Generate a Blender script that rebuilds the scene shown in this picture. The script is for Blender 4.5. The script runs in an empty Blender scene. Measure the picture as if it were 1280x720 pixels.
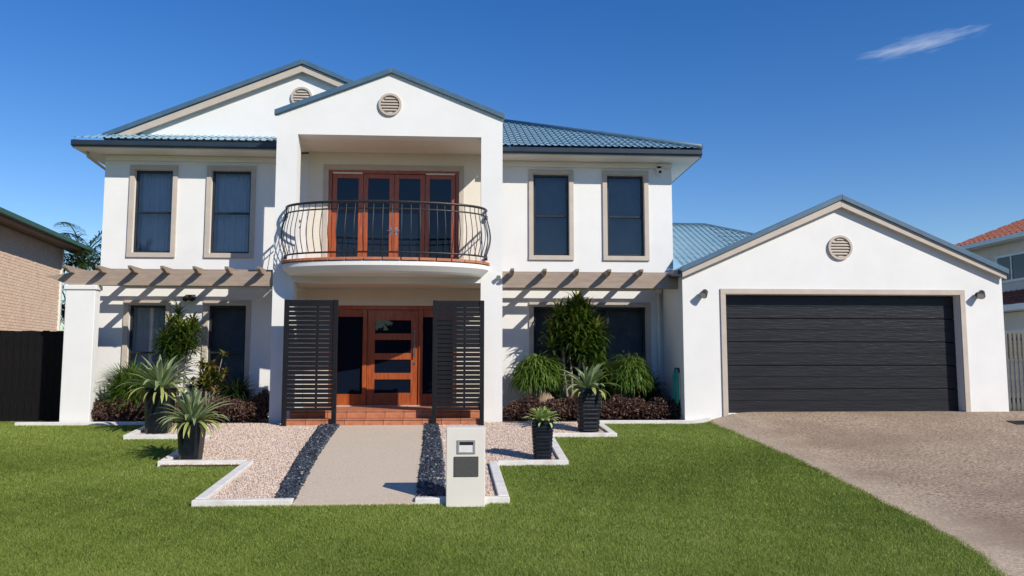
import bpy, math, random
import numpy as np
from mathutils import Vector

# ------------------------------------------------------------------ camera, sky, sun, exposure
scn = bpy.context.scene
col = scn.collection
R = math.radians
PITCH, YAW, CAMZ = R(5.43), R(3.5), 1.2
cd = bpy.data.cameras.new('camera'); cam = bpy.data.objects.new('camera', cd); col.objects.link(cam)
cd.sensor_width = 36.0; cd.lens = 28.125; cd.clip_start = 0.05; cd.clip_end = 4000
cam.location = (0, 0, CAMZ); cam.rotation_euler = (R(90) + PITCH, 0, -YAW)
scn.camera = cam

SUN_EL, SUN_AZ = R(33), R(42)              # azimuth: to the right of the street-facing direction (-Y)
sdir = Vector((math.cos(SUN_EL)*math.sin(SUN_AZ), -math.cos(SUN_EL)*math.cos(SUN_AZ), math.sin(SUN_EL)))
world = bpy.data.worlds.new('World'); scn.world = world; world.use_nodes = True
wt = world.node_tree; wt.nodes.clear()
def wn(t, **kw):
    n = wt.nodes.new(t)
    for k, v in kw.items(): setattr(n, k, v)
    return n
wl = wt.links.new
sky = wn('ShaderNodeTexSky', sky_type='NISHITA', sun_disc=False, sun_elevation=SUN_EL, sun_rotation=R(138),
         altitude=0, air_density=1.0, dust_density=0.0, ozone_density=2.0)
hsv = wn('ShaderNodeHueSaturation'); hsv.inputs['Saturation'].default_value = 1.40
hsv.inputs['Hue'].default_value = 0.514
wl(sky.outputs[0], hsv.inputs['Color'])
# one thin wisp of high cloud, fixed to the sky
tc = wn('ShaderNodeTexCoord')
cdir = Vector((0.4883, 0.8027, 0.3424)).normalized()
cu = Vector((cdir.y, -cdir.x, 0)).normalized(); cv = cu.cross(cdir).normalized()
tilt = R(6.5); a_ = (cu*math.cos(tilt) + cv*math.sin(tilt)); b_ = (cv*math.cos(tilt) - cu*math.sin(tilt))
def dot(v):
    n = wn('ShaderNodeVectorMath', operation='DOT_PRODUCT'); n.inputs[1].default_value = v
    wl(tc.outputs['Generated'], n.inputs[0]); return n.outputs['Value']
def mth(op, a, b=None, c=None, clamp=False):
    n = wn('ShaderNodeMath', operation=op, use_clamp=clamp)
    for i, x in enumerate((a, b, c)):
        if x is None: continue
        if isinstance(x, (int, float)): n.inputs[i].default_value = x
        else: wl(x, n.inputs[i])
    return n.outputs[0]
U_, V_, W_ = dot(a_), dot(b_), dot(cdir)
cmb = wn('ShaderNodeCombineXYZ'); wl(mth('MULTIPLY', U_, 26.0), cmb.inputs[0]); wl(mth('MULTIPLY', V_, 170.0), cmb.inputs[1])
nz = wn('ShaderNodeTexNoise'); nz.inputs['Scale'].default_value = 1.0; nz.inputs['Detail'].default_value = 6; nz.inputs['Roughness'].default_value = 0.62
nz.inputs['Distortion'].default_value = 0.6
wl(cmb.outputs[0], nz.inputs['Vector'])
eu = mth('SUBTRACT', 1.0, mth('POWER', mth('ABSOLUTE', mth('DIVIDE', U_, 0.071)), 2.2), clamp=True)
ev = mth('SUBTRACT', 1.0, mth('ABSOLUTE', mth('DIVIDE', V_, 0.0155)), clamp=True)
body = mth('MULTIPLY', mth('MULTIPLY', eu, ev), mth('GREATER_THAN', W_, 0.5))
cl = mth('MULTIPLY', mth('SUBTRACT', mth('ADD', nz.outputs[0], mth('MULTIPLY', body, 0.55)), 0.66), 2.4, clamp=True)
cl = mth('MULTIPLY', mth('MULTIPLY', cl, mth('POWER', body, 0.35)), 0.55, clamp=True)
cm = wn('ShaderNodeMixRGB'); cm.inputs[2].default_value = (4.2, 4.8, 6.2, 1)
wl(cl, cm.inputs[0]); wl(hsv.outputs[0], cm.inputs[1])
bg = wn('ShaderNodeBackground'); bg.inputs['Strength'].default_value = 0.118
wo = wn('ShaderNodeOutputWorld'); wl(cm.outputs[0], bg.inputs[0]); wl(bg.outputs[0], wo.inputs[0])
sl = bpy.data.lights.new('sun', 'SUN'); sl.energy = 4.4; sl.angle = R(0.5); sl.color = (1.0, 0.925, 0.80)
sun = bpy.data.objects.new('sun', sl); col.objects.link(sun); sun.location = (8, -10, 12)
sun.rotation_euler = (-sdir).to_track_quat('-Z', 'Y').to_euler()
scn.view_settings.view_transform = 'Standard'; scn.view_settings.look = 'None'
scn.view_settings.exposure = 0.15; scn.view_settings.gamma = 1.0; scn.view_settings.use_curve_mapping = False
scn.cycles.max_bounces = 8; scn.cycles.transparent_max_bounces = 12

rnd = random.Random(7); nr = np.random.default_rng(11)

# ------------------------------------------------------------------ materials
def mat(name, c1, c2=None, scale=4.0, rough=0.6, bump=0.0, bscale=60.0, metal=0.0, spec=0.5, detail=4,
        stretch=(1, 1, 1), contrast=(0.35, 0.65), third=None, bdist=0.01, coat=0.0):
    m = bpy.data.materials.new(name); m.use_nodes = True
    nt = m.node_tree; N = nt.nodes; L = nt.links.new
    p = N['Principled BSDF']
    p.inputs['Roughness'].default_value = rough; p.inputs['Metallic'].default_value = metal
    p.inputs['Specular IOR Level'].default_value = spec
    if coat: p.inputs['Coat Weight'].default_value = coat
    t = N.new('ShaderNodeTexCoord'); mp = N.new('ShaderNodeMapping'); mp.inputs['Scale'].default_value = stretch
    L(t.outputs['Object'], mp.inputs[0])
    if c2 is None: p.inputs['Base Color'].default_value = (*c1, 1)
    else:
        n = N.new('ShaderNodeTexNoise'); n.inputs['Scale'].default_value = scale; n.inputs['Detail'].default_value = detail
        n.inputs['Roughness'].default_value = 0.65
        L(mp.outputs[0], n.inputs['Vector'])
        r = N.new('ShaderNodeValToRGB'); r.color_ramp.elements[0].position = contrast[0]; r.color_ramp.elements[1].position = contrast[1]
        r.color_ramp.elements[0].color = (*c1, 1); r.color_ramp.elements[1].color = (*c2, 1)
        L(n.outputs[0], r.inputs[0]); out = r.outputs[0]
        if third:
            n2 = N.new('ShaderNodeTexNoise'); n2.inputs['Scale'].default_value = third[1]; n2.inputs['Detail'].default_value = 5
            L(mp.outputs[0], n2.inputs['Vector'])
            r2 = N.new('ShaderNodeValToRGB'); r2.color_ramp.elements[0].position = third[2]; r2.color_ramp.elements[1].position = third[3]
            mx = N.new('ShaderNodeMixRGB'); mx.inputs[2].default_value = (*third[0], 1)
            r2.color_ramp.elements[0].color = (0, 0, 0, 1); r2.color_ramp.elements[1].color = (third[4],)*3 + (1,)
            L(n2.outputs[0], r2.inputs[0]); L(r2.outputs[0], mx.inputs[0]); L(out, mx.inputs[1]); out = mx.outputs[0]
        L(out, p.inputs['Base Color'])
    if bump:
        n = N.new('ShaderNodeTexNoise'); n.inputs['Scale'].default_value = bscale; n.inputs['Detail'].default_value = 5
        L(mp.outputs[0], n.inputs['Vector'])
        b = N.new('ShaderNodeBump'); b.inputs['Strength'].default_value = bump; b.inputs['Distance'].default_value = bdist
        L(n.outputs[0], b.inputs['Height']); L(b.outputs[0], p.inputs['Normal'])
    return m

def leafmat(name, stops, rough=0.45, trans=0.25, uvmargin=None):
    """leaves: colour picked along a ramp by each leaf's own 'tint' attribute, some light let through"""
    m = bpy.data.materials.new(name); m.use_nodes = True
    nt = m.node_tree; N = nt.nodes; L = nt.links.new
    p = N['Principled BSDF']; p.inputs['Roughness'].default_value = rough; p.inputs['Specular IOR Level'].default_value = 0.35
    at = N.new('ShaderNodeAttribute'); at.attribute_name = 'tint'
    r = N.new('ShaderNodeValToRGB')
    while len(r.color_ramp.elements) < len(stops): r.color_ramp.elements.new(0.5)
    for e, (pos, c) in zip(r.color_ramp.elements, stops): e.position = pos; e.color = (*c, 1)
    L(at.outputs['Fac'], r.inputs[0]); out = r.outputs[0]
    if uvmargin:
        a2 = N.new('ShaderNodeAttribute'); a2.attribute_name = 'edge'
        mx = N.new('ShaderNodeMixRGB'); mx.inputs[2].default_value = (*uvmargin, 1)
        rr = N.new('ShaderNodeValToRGB'); rr.color_ramp.elements[0].position = 0.6; rr.color_ramp.elements[1].position = 0.95
        L(a2.outputs['Fac'], rr.inputs[0]); L(rr.outputs[0], mx.inputs[0]); L(out, mx.inputs[1]); out = mx.outputs[0]
    L(out, p.inputs['Base Color'])
    tb = N.new('ShaderNodeBsdfTranslucent'); L(out, tb.inputs[0])
    ms = N.new('ShaderNodeMixShader'); ms.inputs[0].default_value = trans
    L(p.outputs[0], ms.inputs[1]); L(tb.outputs[0], ms.inputs[2]); L(ms.outputs[0], N['Material Output'].inputs[0])
    return m

def glassmat(name, tint, keep, rough=0.015, bump=0.0):
    """dark tinted window glass: part seen through, the rest mirror-like by Fresnel"""
    m = bpy.data.materials.new(name); m.use_nodes = True
    nt = m.node_tree; N = nt.nodes; L = nt.links.new
    N.remove(N['Principled BSDF'])
    tr = N.new('ShaderNodeBsdfTransparent'); tr.inputs[0].default_value = (*tint, 1)
    df = N.new('ShaderNodeBsdfDiffuse'); df.inputs[0].default_value = (0.007, 0.012, 0.026, 1)
    gl = N.new('ShaderNodeBsdfGlossy'); gl.inputs['Roughness'].default_value = rough
    m1 = N.new('ShaderNodeMixShader'); m1.inputs[0].default_value = keep
    L(df.outputs[0], m1.inputs[1]); L(tr.outputs[0], m1.inputs[2])
    fr = N.new('ShaderNodeFresnel'); fr.inputs[0].default_value = 1.5
    if bump:
        t = N.new('ShaderNodeTexCoord'); n = N.new('ShaderNodeTexNoise'); n.inputs['Scale'].default_value = 1.3
        L(t.outputs['Object'], n.inputs['Vector'])
        b = N.new('ShaderNodeBump'); b.inputs['Strength'].default_value = bump; b.inputs['Distance'].default_value = 0.01
        L(n.outputs[0], b.inputs['Height']); L(b.outputs[0], gl.inputs['Normal'])
    m2 = N.new('ShaderNodeMixShader'); L(fr.outputs[0], m2.inputs[0]); L(m1.outputs[0], m2.inputs[1]); L(gl.outputs[0], m2.inputs[2])
    L(m2.outputs[0], N['Material Output'].inputs[0])
    return m

M = {}
M['stucco'] = mat('white_render', (0.755, 0.755, 0.745), (0.795, 0.795, 0.785), 1.2, 0.85, 0.25, 90, spec=0.2, third=((0.66, 0.65, 0.62), 0.7, 0.55, 0.8, 0.35), bdist=0.006)
M['cream'] = mat('cream_paint_and_bounce', (0.74, 0.69, 0.60), (0.78, 0.73, 0.64), 1.5, 0.85, 0.2, 90, spec=0.2, bdist=0.006)  # ceiling cream; also carries the warm bounce light painted on the porch walls
M['soffit'] = mat('soffit_paint', (0.74, 0.72, 0.67), (0.78, 0.76, 0.71), 2, 0.7, spec=0.3)
M['tan'] = mat('taupe_paint', (0.47, 0.41, 0.35), (0.53, 0.465, 0.40), 3, 0.6, 0.1, 50, spec=0.35)
M['pergola'] = mat('pergola_paint', (0.30, 0.235, 0.19), (0.37, 0.295, 0.24), 3, 0.65, 0.25, 40, stretch=(1, 1, 6), spec=0.3)
M['roof'] = mat('blue_roof_paint', (0.20, 0.345, 0.43), (0.25, 0.40, 0.48), 1.6, 0.42, 0.15, 25, spec=0.5, third=((0.27, 0.40, 0.46), 6, 0.5, 0.75, 0.5))
M['ridge'] = mat('blue_ridge_paint', (0.055, 0.115, 0.185), (0.075, 0.145, 0.22), 4, 0.4, spec=0.5)
M['gutter'] = mat('slate_gutter_paint', (0.018, 0.030, 0.048), (0.026, 0.040, 0.06), 3, 0.35, spec=0.5)
M['black'] = mat('black_aluminium', (0.012, 0.012, 0.014), (0.022, 0.022, 0.025), 5, 0.4, spec=0.5)
M['screen'] = mat('charcoal_powder_coat', (0.007, 0.007, 0.009), (0.012, 0.012, 0.015), 6, 0.45, 0.1, 120, spec=0.3)
M['iron'] = mat('wrought_iron', (0.012, 0.012, 0.014), (0.03, 0.028, 0.028), 30, 0.4, 0.2, 80, spec=0.5)
M['wood'] = mat('red_cedar', (0.27, 0.055, 0.016), (0.42, 0.105, 0.028), 5, 0.35, 0.15, 30, stretch=(6, 6, 0.6), spec=0.5, coat=0.15)
M['terra'] = mat('terracotta_tile', (0.40, 0.145, 0.07), (0.52, 0.21, 0.115), 7, 0.6, 0.15, 60, spec=0.35, third=((0.33, 0.10, 0.05), 1.7, 0.5, 0.7, 0.6))
M['grout'] = mat('pale_grout', (0.30, 0.24, 0.19), (0.38, 0.31, 0.26), 20, 0.9)
M['gdoor'] = mat('garage_door_steel', (0.014, 0.015, 0.019), (0.020, 0.021, 0.026), 3, 0.34, 0.45, 7, stretch=(0.5, 1, 6), spec=0.35, bdist=0.012)
M['curtain'] = mat('sheer_curtain', (0.74, 0.73, 0.74), (0.82, 0.81, 0.82), 3, 0.9)
M['blind'] = mat('grey_mesh_blind', (0.19, 0.19, 0.20), (0.24, 0.24, 0.25), 2, 0.9)
M['glass'] = glassmat('tinted_window_glass', (0.90, 0.91, 0.94), 0.97, bump=0.04)
M['dglass'] = glassmat('blue_door_glass', (0.5, 0.55, 0.65), 0.12, bump=0.05)
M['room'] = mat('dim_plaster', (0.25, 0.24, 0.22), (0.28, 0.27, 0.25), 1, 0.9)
M['steel'] = mat('brushed_steel', (0.55, 0.55, 0.55), (0.65, 0.65, 0.65), 40, 0.25, metal=1.0)
M['alum'] = mat('silver_paint', (0.45, 0.46, 0.48), (0.52, 0.53, 0.55), 8, 0.35, metal=0.5)
M['grey'] = mat('grey_plaque', (0.05, 0.05, 0.05), (0.09, 0.09, 0.09), 60, 0.5, 0.3, 120)
M['kerb'] = mat('white_painted_concrete', (0.66, 0.63, 0.59), (0.78, 0.76, 0.73), 6, 0.8, 0.4, 45, spec=0.2, third=((0.42, 0.37, 0.31), 3, 0.56, 0.75, 0.6))
M['path'] = mat('fine_exposed_aggregate', (0.44, 0.355, 0.265), (0.74, 0.63, 0.50), 55, 0.85, 0.5, 90, spec=0.2, third=((0.62, 0.51, 0.40), 1.2, 0.4, 0.7, 0.6))
M['drive'] = mat('exposed_aggregate_concrete', (0.15, 0.10, 0.066), (0.57, 0.45, 0.325), 26, 0.85, 0.6, 60, spec=0.2, third=((0.24, 0.17, 0.125), 0.55, 0.42, 0.68, 0.75), contrast=(0.36, 0.63))
M['gravelbase'] = mat('sandy_gravel_bed', (0.46, 0.345, 0.275), (0.62, 0.49, 0.40), 60, 0.9, 0.6, 90)
M['darkbase'] = mat('dark_pebble_bed', (0.012, 0.014, 0.018), (0.04, 0.045, 0.055), 30, 0.8, 0.5, 60)
M['soil'] = mat('bark_mulch', (0.03, 0.02, 0.014), (0.085, 0.055, 0.037), 35, 0.95, 0.8, 50)
M['turf'] = mat('lawn_thatch', (0.08, 0.13, 0.02), (0.13, 0.195, 0.03), 14, 0.95, 0.5, 80)
M['earth'] = mat('rough_grass_verge', (0.05, 0.075, 0.02), (0.09, 0.10, 0.04), 3, 0.95)
M['asphalt'] = mat('asphalt', (0.04, 0.04, 0.042), (0.06, 0.06, 0.06), 20, 0.9)
M['box'] = mat('off_white_render', (0.69, 0.66, 0.61), (0.74, 0.71, 0.66), 2, 0.85, 0.25, 90, spec=0.2, bdist=0.006)
M['pot'] = mat('glazed_black_pot', (0.005, 0.007, 0.011), (0.010, 0.013, 0.019), 9, 0.3, 0.2, 30, spec=0.35)
M['trunk'] = mat('pale_cane_bark', (0.20, 0.155, 0.12), (0.36, 0.30, 0.25), 10, 0.9, 0.6, 40, stretch=(1, 1, 4))
M['rock'] = mat('tan_sandstone', (0.24, 0.16, 0.11), (0.36, 0.26, 0.19), 9, 0.9, 0.8, 12)
M['darkrock'] = mat('dark_basalt', (0.015, 0.016, 0.02), (0.035, 0.036, 0.042), 12, 0.7, 0.6, 20)
M['whiterock'] = mat('white_quartz', (0.6, 0.58, 0.55), (0.72, 0.7, 0.68), 12, 0.7, 0.5, 20)
M['fence'] = mat('black_stained_timber', (0.005, 0.005, 0.006), (0.011, 0.0105, 0.011), 8, 0.7, 0.4, 40, stretch=(8, 8, 0.7), spec=0.12)
M['picket'] = mat('grey_weathered_metal', (0.075, 0.072, 0.07), (0.13, 0.125, 0.12), 8, 0.6, 0.3, 40)
M['brick'] = mat('peach_brick', (0.72, 0.52, 0.39), (0.80, 0.63, 0.49), 9, 0.85, 0.5, 50, spec=0.2, third=((0.66, 0.47, 0.36), 2.3, 0.5, 0.72, 0.7))
M['mortar'] = mat('sandy_mortar', (0.60, 0.47, 0.37), (0.68, 0.55, 0.44), 25, 0.95, 0.4, 80)
M['greenroof'] = mat('green_roof_paint', (0.025, 0.085, 0.06), (0.045, 0.12, 0.085), 6, 0.5, 0.2, 30)
M['brown'] = mat('brown_soffit', (0.20, 0.13, 0.09), (0.26, 0.175, 0.125), 4, 0.7)
M['nwall'] = mat('pale_cream_render', (0.62, 0.57, 0.49), (0.68, 0.63, 0.55), 3, 0.85, 0.2, 60)
M['redtile'] = mat('red_clay_tile', (0.22, 0.055, 0.03), (0.36, 0.11, 0.065), 9, 0.7, 0.3, 30)
M['hose'] = mat('teal_hose', (0.008, 0.32, 0.25), (0.012, 0.40, 0.31), 10, 0.4)
M['drain'] = mat('iron_grate', (0.02, 0.02, 0.02), (0.05, 0.048, 0.045), 20, 0.6, 0.3, 60, metal=0.3)
M['lens'] = mat('lamp_lens', (0.55, 0.55, 0.52), (0.65, 0.65, 0.62), 20, 0.15)
M['whitepl'] = mat('white_plastic', (0.68, 0.68, 0.66), (0.74, 0.74, 0.72), 8, 0.4)
M['grass'] = leafmat('lawn_blades', [(0.0, (0.125, 0.175, 0.028)), (0.45, (0.25, 0.335, 0.058)), (0.8, (0.35, 0.43, 0.105)), (1.0, (0.46, 0.42, 0.18))], 0.5, 0.38)
M['agave'] = leafmat('variegated_agave', [(0, (0.13, 0.21, 0.12)), (0.6, (0.20, 0.30, 0.155)), (0.9, (0.27, 0.34, 0.10)), (1, (0.40, 0.43, 0.09))], 0.42, 0.2, uvmargin=(0.55, 0.55, 0.22))
M['agave2'] = leafmat('lime_succulent', [(0, (0.30, 0.40, 0.12)), (0.6, (0.40, 0.50, 0.17)), (1, (0.52, 0.60, 0.26))], 0.45, 0.2, uvmargin=(0.48, 0.55, 0.24))
M['dracaena'] = leafmat('dracaena_leaf', [(0, (0.018, 0.042, 0.008)), (0.5, (0.055, 0.105, 0.014)), (0.85, (0.12, 0.185, 0.024)), (1, (0.22, 0.25, 0.04))], 0.38, 0.22)
M['areca'] = leafmat('bright_grassy_leaf', [(0, (0.035, 0.075, 0.012)), (0.5, (0.09, 0.175, 0.022)), (1, (0.17, 0.27, 0.04))], 0.4, 0.3)
M['weeping'] = leafmat('weeping_leaf', [(0, (0.035, 0.085, 0.014)), (0.5, (0.105, 0.19, 0.026)), (1, (0.19, 0.29, 0.055))], 0.42, 0.3)
M['croton'] = leafmat('croton_leaf', [(0, (0.035, 0.07, 0.014)), (0.4, (0.10, 0.15, 0.025)), (0.7, (0.22, 0.20, 0.035)), (0.88, (0.22, 0.08, 0.02)), (1, (0.33, 0.30, 0.09))], 0.35, 0.25)
M['darkfern'] = leafmat('dark_fern_leaf', [(0, (0.008, 0.02, 0.006)), (0.6, (0.02, 0.042, 0.012)), (1, (0.045, 0.075, 0.02))], 0.45, 0.15)
M['purple'] = leafmat('purple_hedge_leaf', [(0, (0.030, 0.015, 0.014)), (0.5, (0.09, 0.044, 0.038)), (0.8, (0.16, 0.088, 0.065)), (0.93, (0.12, 0.105, 0.04)), (1, (0.22, 0.15, 0.09))], 0.55, 0.15)
M['palm'] = leafmat('palm_leaflet', [(0, (0.016, 0.038, 0.009)), (0.6, (0.05, 0.095, 0.02)), (1, (0.10, 0.155, 0.035))], 0.4, 0.2)
M['gravel'] = leafmat('pink_gravel_stones', [(0, (0.28, 0.20, 0.155)), (0.4, (0.60, 0.47, 0.385)), (0.75, (0.73, 0.60, 0.51)), (1, (0.82, 0.75, 0.68))], 0.8, 0.0)
M['pebble'] = leafmat('blue_black_pebbles', [(0, (0.010, 0.013, 0.02)), (0.6, (0.035, 0.045, 0.065)), (0.9, (0.09, 0.105, 0.13)), (1, (0.26, 0.27, 0.29))], 0.35, 0.0)

# the drive is paler along its unworn lawn edge, darker down the middle where cars run
nt = M['drive'].node_tree; N = nt.nodes; p = N['Principled BSDF']; src_ = p.inputs['Base Color'].links[0].from_socket
t_ = N.new('ShaderNodeTexCoord'); sx_ = N.new('ShaderNodeSeparateXYZ'); nt.links.new(t_.outputs['Object'], sx_.inputs[0])
n_ = N.new('ShaderNodeTexNoise'); n_.inputs['Scale'].default_value = 1.1; n_.inputs['Detail'].default_value = 5; nt.links.new(t_.outputs['Object'], n_.inputs['Vector'])
ad = N.new('ShaderNodeMath'); ad.operation = 'MULTIPLY_ADD'; ad.inputs[1].default_value = 1.3; nt.links.new(n_.outputs[0], ad.inputs[0]); nt.links.new(sx_.outputs[0], ad.inputs[2])
mr = N.new('ShaderNodeMapRange'); mr.inputs['From Min'].default_value = 5.7; mr.inputs['From Max'].default_value = 6.7; mr.inputs['To Min'].default_value = 0.5; mr.inputs['To Max'].default_value = 0.0
nt.links.new(ad.outputs[0], mr.inputs['Value'])
mx_ = N.new('ShaderNodeMixRGB'); mx_.inputs[2].default_value = (0.56, 0.45, 0.335, 1); nt.links.new(mr.outputs[0], mx_.inputs[0]); nt.links.new(src_, mx_.inputs[1]); nt.links.new(mx_.outputs[0], p.inputs['Base Color'])

# ------------------------------------------------------------------ helpers
def tag(o, label=None, cat=None, group=None, kind=None):
    for k, v in (('label', label), ('category', cat), ('group', group), ('kind', kind)):
        if v: o[k] = v
    return o
def thing(name, loc, label, cat, group=None):
    o = bpy.data.objects.new(name, None); col.objects.link(o); o.location = loc; o.empty_display_size = 0.2
    return tag(o, label, cat, group)
def root_loc(p):
    v = Vector((0, 0, 0))
    while p is not None: v = v + p.location; p = p.parent
    return v
class B:
    """collects boxes, prisms and tubes in world coordinates and links them as ONE mesh"""
    def __init__(s): s.v = []; s.f = []
    def add(s, vs, fs):
        n = len(s.v); s.v += [tuple(v) for v in vs]; s.f += [tuple(i + n for i in f) for f in fs]; return s
    def box(s, x0, x1, y0, y1, z0, z1):
        return s.add([(x0,y0,z0),(x1,y0,z0),(x1,y1,z0),(x0,y1,z0),(x0,y0,z1),(x1,y0,z1),(x1,y1,z1),(x0,y1,z1)],
                     [(0,3,2,1),(4,5,6,7),(0,1,5,4),(1,2,6,5),(2,3,7,6),(3,0,4,7)])
    def prism(s, poly, y0, y1):            # polygon in XZ, counter-clockwise seen from the street
        n = len(poly)
        vs = [(x, y0, z) for x, z in poly] + [(x, y1, z) for x, z in poly]
        return s.add(vs, [tuple(range(n)), tuple(range(2*n-1, n-1, -1))] + [((i+1) % n, i, i+n, (i+1) % n + n) for i in range(n)])
    def prismx(s, poly, x0, x1):           # polygon in YZ
        n = len(poly)
        vs = [(x0, y, z) for y, z in poly] + [(x1, y, z) for y, z in poly]
        return s.add(vs, [tuple(range(n-1, -1, -1)), tuple(range(n, 2*n))] + [(i, (i+1) % n, (i+1) % n + n, i+n) for i in range(n)])
    def prismz(s, poly, z0, z1):
        n = len(poly)
        vs = [(x, y, z0) for x, y in poly] + [(x, y, z1) for x, y in poly]
        return s.add(vs, [tuple(range(n-1, -1, -1)), tuple(range(n, 2*n))] + [(i, (i+1) % n, (i+1) % n + n, i+n) for i in range(n)])
    def tube(s, pts, r, n=8, cap=True):
        pts = [Vector(p) for p in pts]; k = len(pts)
        rs = [r]*k if isinstance(r, (int, float)) else r
        vs = []; up = None
        for i, p in enumerate(pts):
            d = (pts[min(i+1, k-1)] - pts[max(i-1, 0)]).normalized()
            if up is None:
                up = Vector((0, 0, 1)) if abs(d.z) < 0.9 else Vector((1, 0, 0))
            a = d.cross(up).normalized(); b = a.cross(d).normalized(); up = b
            for j in range(n):
                t = 2*math.pi*j/n; vs.append(p + (a*math.cos(t) + b*math.sin(t))*rs[i])
        fs = [(i*n+j, i*n+(j+1) % n, (i+1)*n+(j+1) % n, (i+1)*n+j) for i in range(k-1) for j in range(n)]
        if cap: fs += [tuple(range(n-1, -1, -1)), tuple(range((k-1)*n, k*n))]
        return s.add(vs, fs)
    def cyl(s, c, axis, r, h, n=20):
        c = Vector(c); a = Vector(axis).normalized(); return s.tube([c, c + a*h], r, n)
    def sheet(s, a, b, c, d): return s.add([a, b, c, d], [(0, 1, 2, 3)])
    def build(s, name, m, parent=None, bevel=0.0, smooth=False, seg=2):
        o0 = root_loc(parent)
        me = bpy.data.meshes.new(name); me.from_pydata([(x-o0.x, y-o0.y, z-o0.z) for x, y, z in s.v], [], s.f); me.update()
        me.materials.append(m)
        if smooth: me.shade_smooth()
        o = bpy.data.objects.new(name, me); col.objects.link(o); o.parent = parent
        if bevel:
            md = o.modifiers.new('bevel', 'BEVEL'); md.width = bevel; md.segments = seg; md.limit_method = 'ANGLE'; md.angle_limit = R(40)
        return o
def share(src, off, parent=None, rot=None, scale=None):
    """another object with the same mesh, moved by off"""
    o = src.copy(); col.objects.link(o); o.parent = parent if parent else src.parent
    o.location = Vector(src.location) + Vector(off)
    if rot: o.rotation_euler = rot
    if scale: o.scale = scale
    return o
def npmesh(name, V, F, m, parent=None, attrs=None, smooth=False):
    """mesh from arrays; attrs = per-vertex floats"""
    o0 = np.array(root_loc(parent)) if parent else np.zeros(3)
    V = np.asarray(V, np.float32) - o0.astype(np.float32); F = np.asarray(F, np.int32); k = F.shape[1]
    me = bpy.data.meshes.new(name)
    me.vertices.add(len(V)); me.vertices.foreach_set('co', V.ravel())
    me.loops.add(F.size); me.loops.foreach_set('vertex_index', F.ravel())
    me.polygons.add(len(F)); me.polygons.foreach_set('loop_start', np.arange(0, F.size, k, dtype=np.int32))
    if smooth: me.polygons.foreach_set('use_smooth', np.ones(len(F), bool))
    me.update(calc_edges=True)
    for a, d in (attrs or {}).items():
        at = me.attributes.new(a, 'FLOAT', 'POINT'); at.data.foreach_set('value', np.asarray(d, np.float32).ravel())
    me.materials.append(m)
    o = bpy.data.objects.new(name, me); col.objects.link(o); o.parent = parent
    return o
def sm(t): t = min(1.0, max(0.0, t)); return t*t*(3-2*t)
def g(x, y):
    """height of the ground: level pad at the house, falling to the street, rising a little to the garage"""
    if y > 16.2: z = 0.0
    elif y > 7.2: z = -(16.2-y)*0.0714
    else: z = -0.643 - 0.0714*(1-math.exp(-(7.2-y)))
    return z + 0.21*sm((y-12.3)/3.9)*sm((x-4.65)/1.1)
gv = np.vectorize(g)
def strip(name, ys, xl, xr, nx, dz, m, skirt=False, **kw):
    V = []; F = []
    if skirt: ys = [ys[0]] + list(ys)            # front edge turned down into the ground
    for j, y in enumerate(ys):
        for i in range(nx+1):
            x = xl(y) + (xr(y)-xl(y))*i/nx; V.append((x, y, g(x, y)+dz - (0.15 if skirt and j == 0 else 0)))
    w = nx+1
    for j in range(len(ys)-1):
        for i in range(nx): F.append((j*w+i, j*w+i+1, (j+1)*w+i+1, (j+1)*w+i))
    b = B(); b.v = V; b.f = F
    return tag(b.build(name, m), **kw)
def span(a, b, n): return [a + (b-a)*i/n for i in range(n+1)]

def wallrect(b, x0, x1, z0, z1, y0, y1, holes):
    """solid wall in the XZ plane with rectangular openings (x0,x1,z0,z1): whole vertical and horizontal pieces, no shared faces"""
    xs = sorted({x0, x1, *[h[0] for h in holes], *[h[1] for h in holes]}); zs = sorted({z0, z1, *[h[2] for h in holes], *[h[3] for h in holes]})
    xs = [x for x in xs if x0 <= x <= x1]; zs = [z for z in zs if z0 <= z <= z1]
    nx, nz = len(xs)-1, len(zs)-1
    solid = [[not any(h[0] < (xs[i]+xs[i+1])/2 < h[1] and h[2] < (zs[j]+zs[j+1])/2 < h[3] for h in holes) for j in range(nz)] for i in range(nx)]
    idx = {}
    def vert(i, j, k):
        if (i, j, k) not in idx: idx[(i, j, k)] = len(b.v); b.v.append((xs[i], (y0, y1)[k], zs[j]))
        return idx[(i, j, k)]
    S = lambda i, j: 0 <= i < nx and 0 <= j < nz and solid[i][j]
    for i in range(nx):
        for j in range(nz):
            if not solid[i][j]: continue
            b.f.append((vert(i,j,0), vert(i+1,j,0), vert(i+1,j+1,0), vert(i,j+1,0)))
            b.f.append((vert(i,j,1), vert(i,j+1,1), vert(i+1,j+1,1), vert(i+1,j,1)))
            if not S(i-1, j): b.f.append((vert(i,j,0), vert(i,j+1,0), vert(i,j+1,1), vert(i,j,1)))
            if not S(i+1, j): b.f.append((vert(i+1,j,0), vert(i+1,j,1), vert(i+1,j+1,1), vert(i+1,j+1,0)))
            if not S(i, j-1): b.f.append((vert(i,j,0), vert(i,j,1), vert(i+1,j,1), vert(i+1,j,0)))
            if not S(i, j+1): b.f.append((vert(i,j+1,0), vert(i+1,j+1,0), vert(i+1,j+1,1), vert(i,j+1,1)))
    return b

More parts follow.
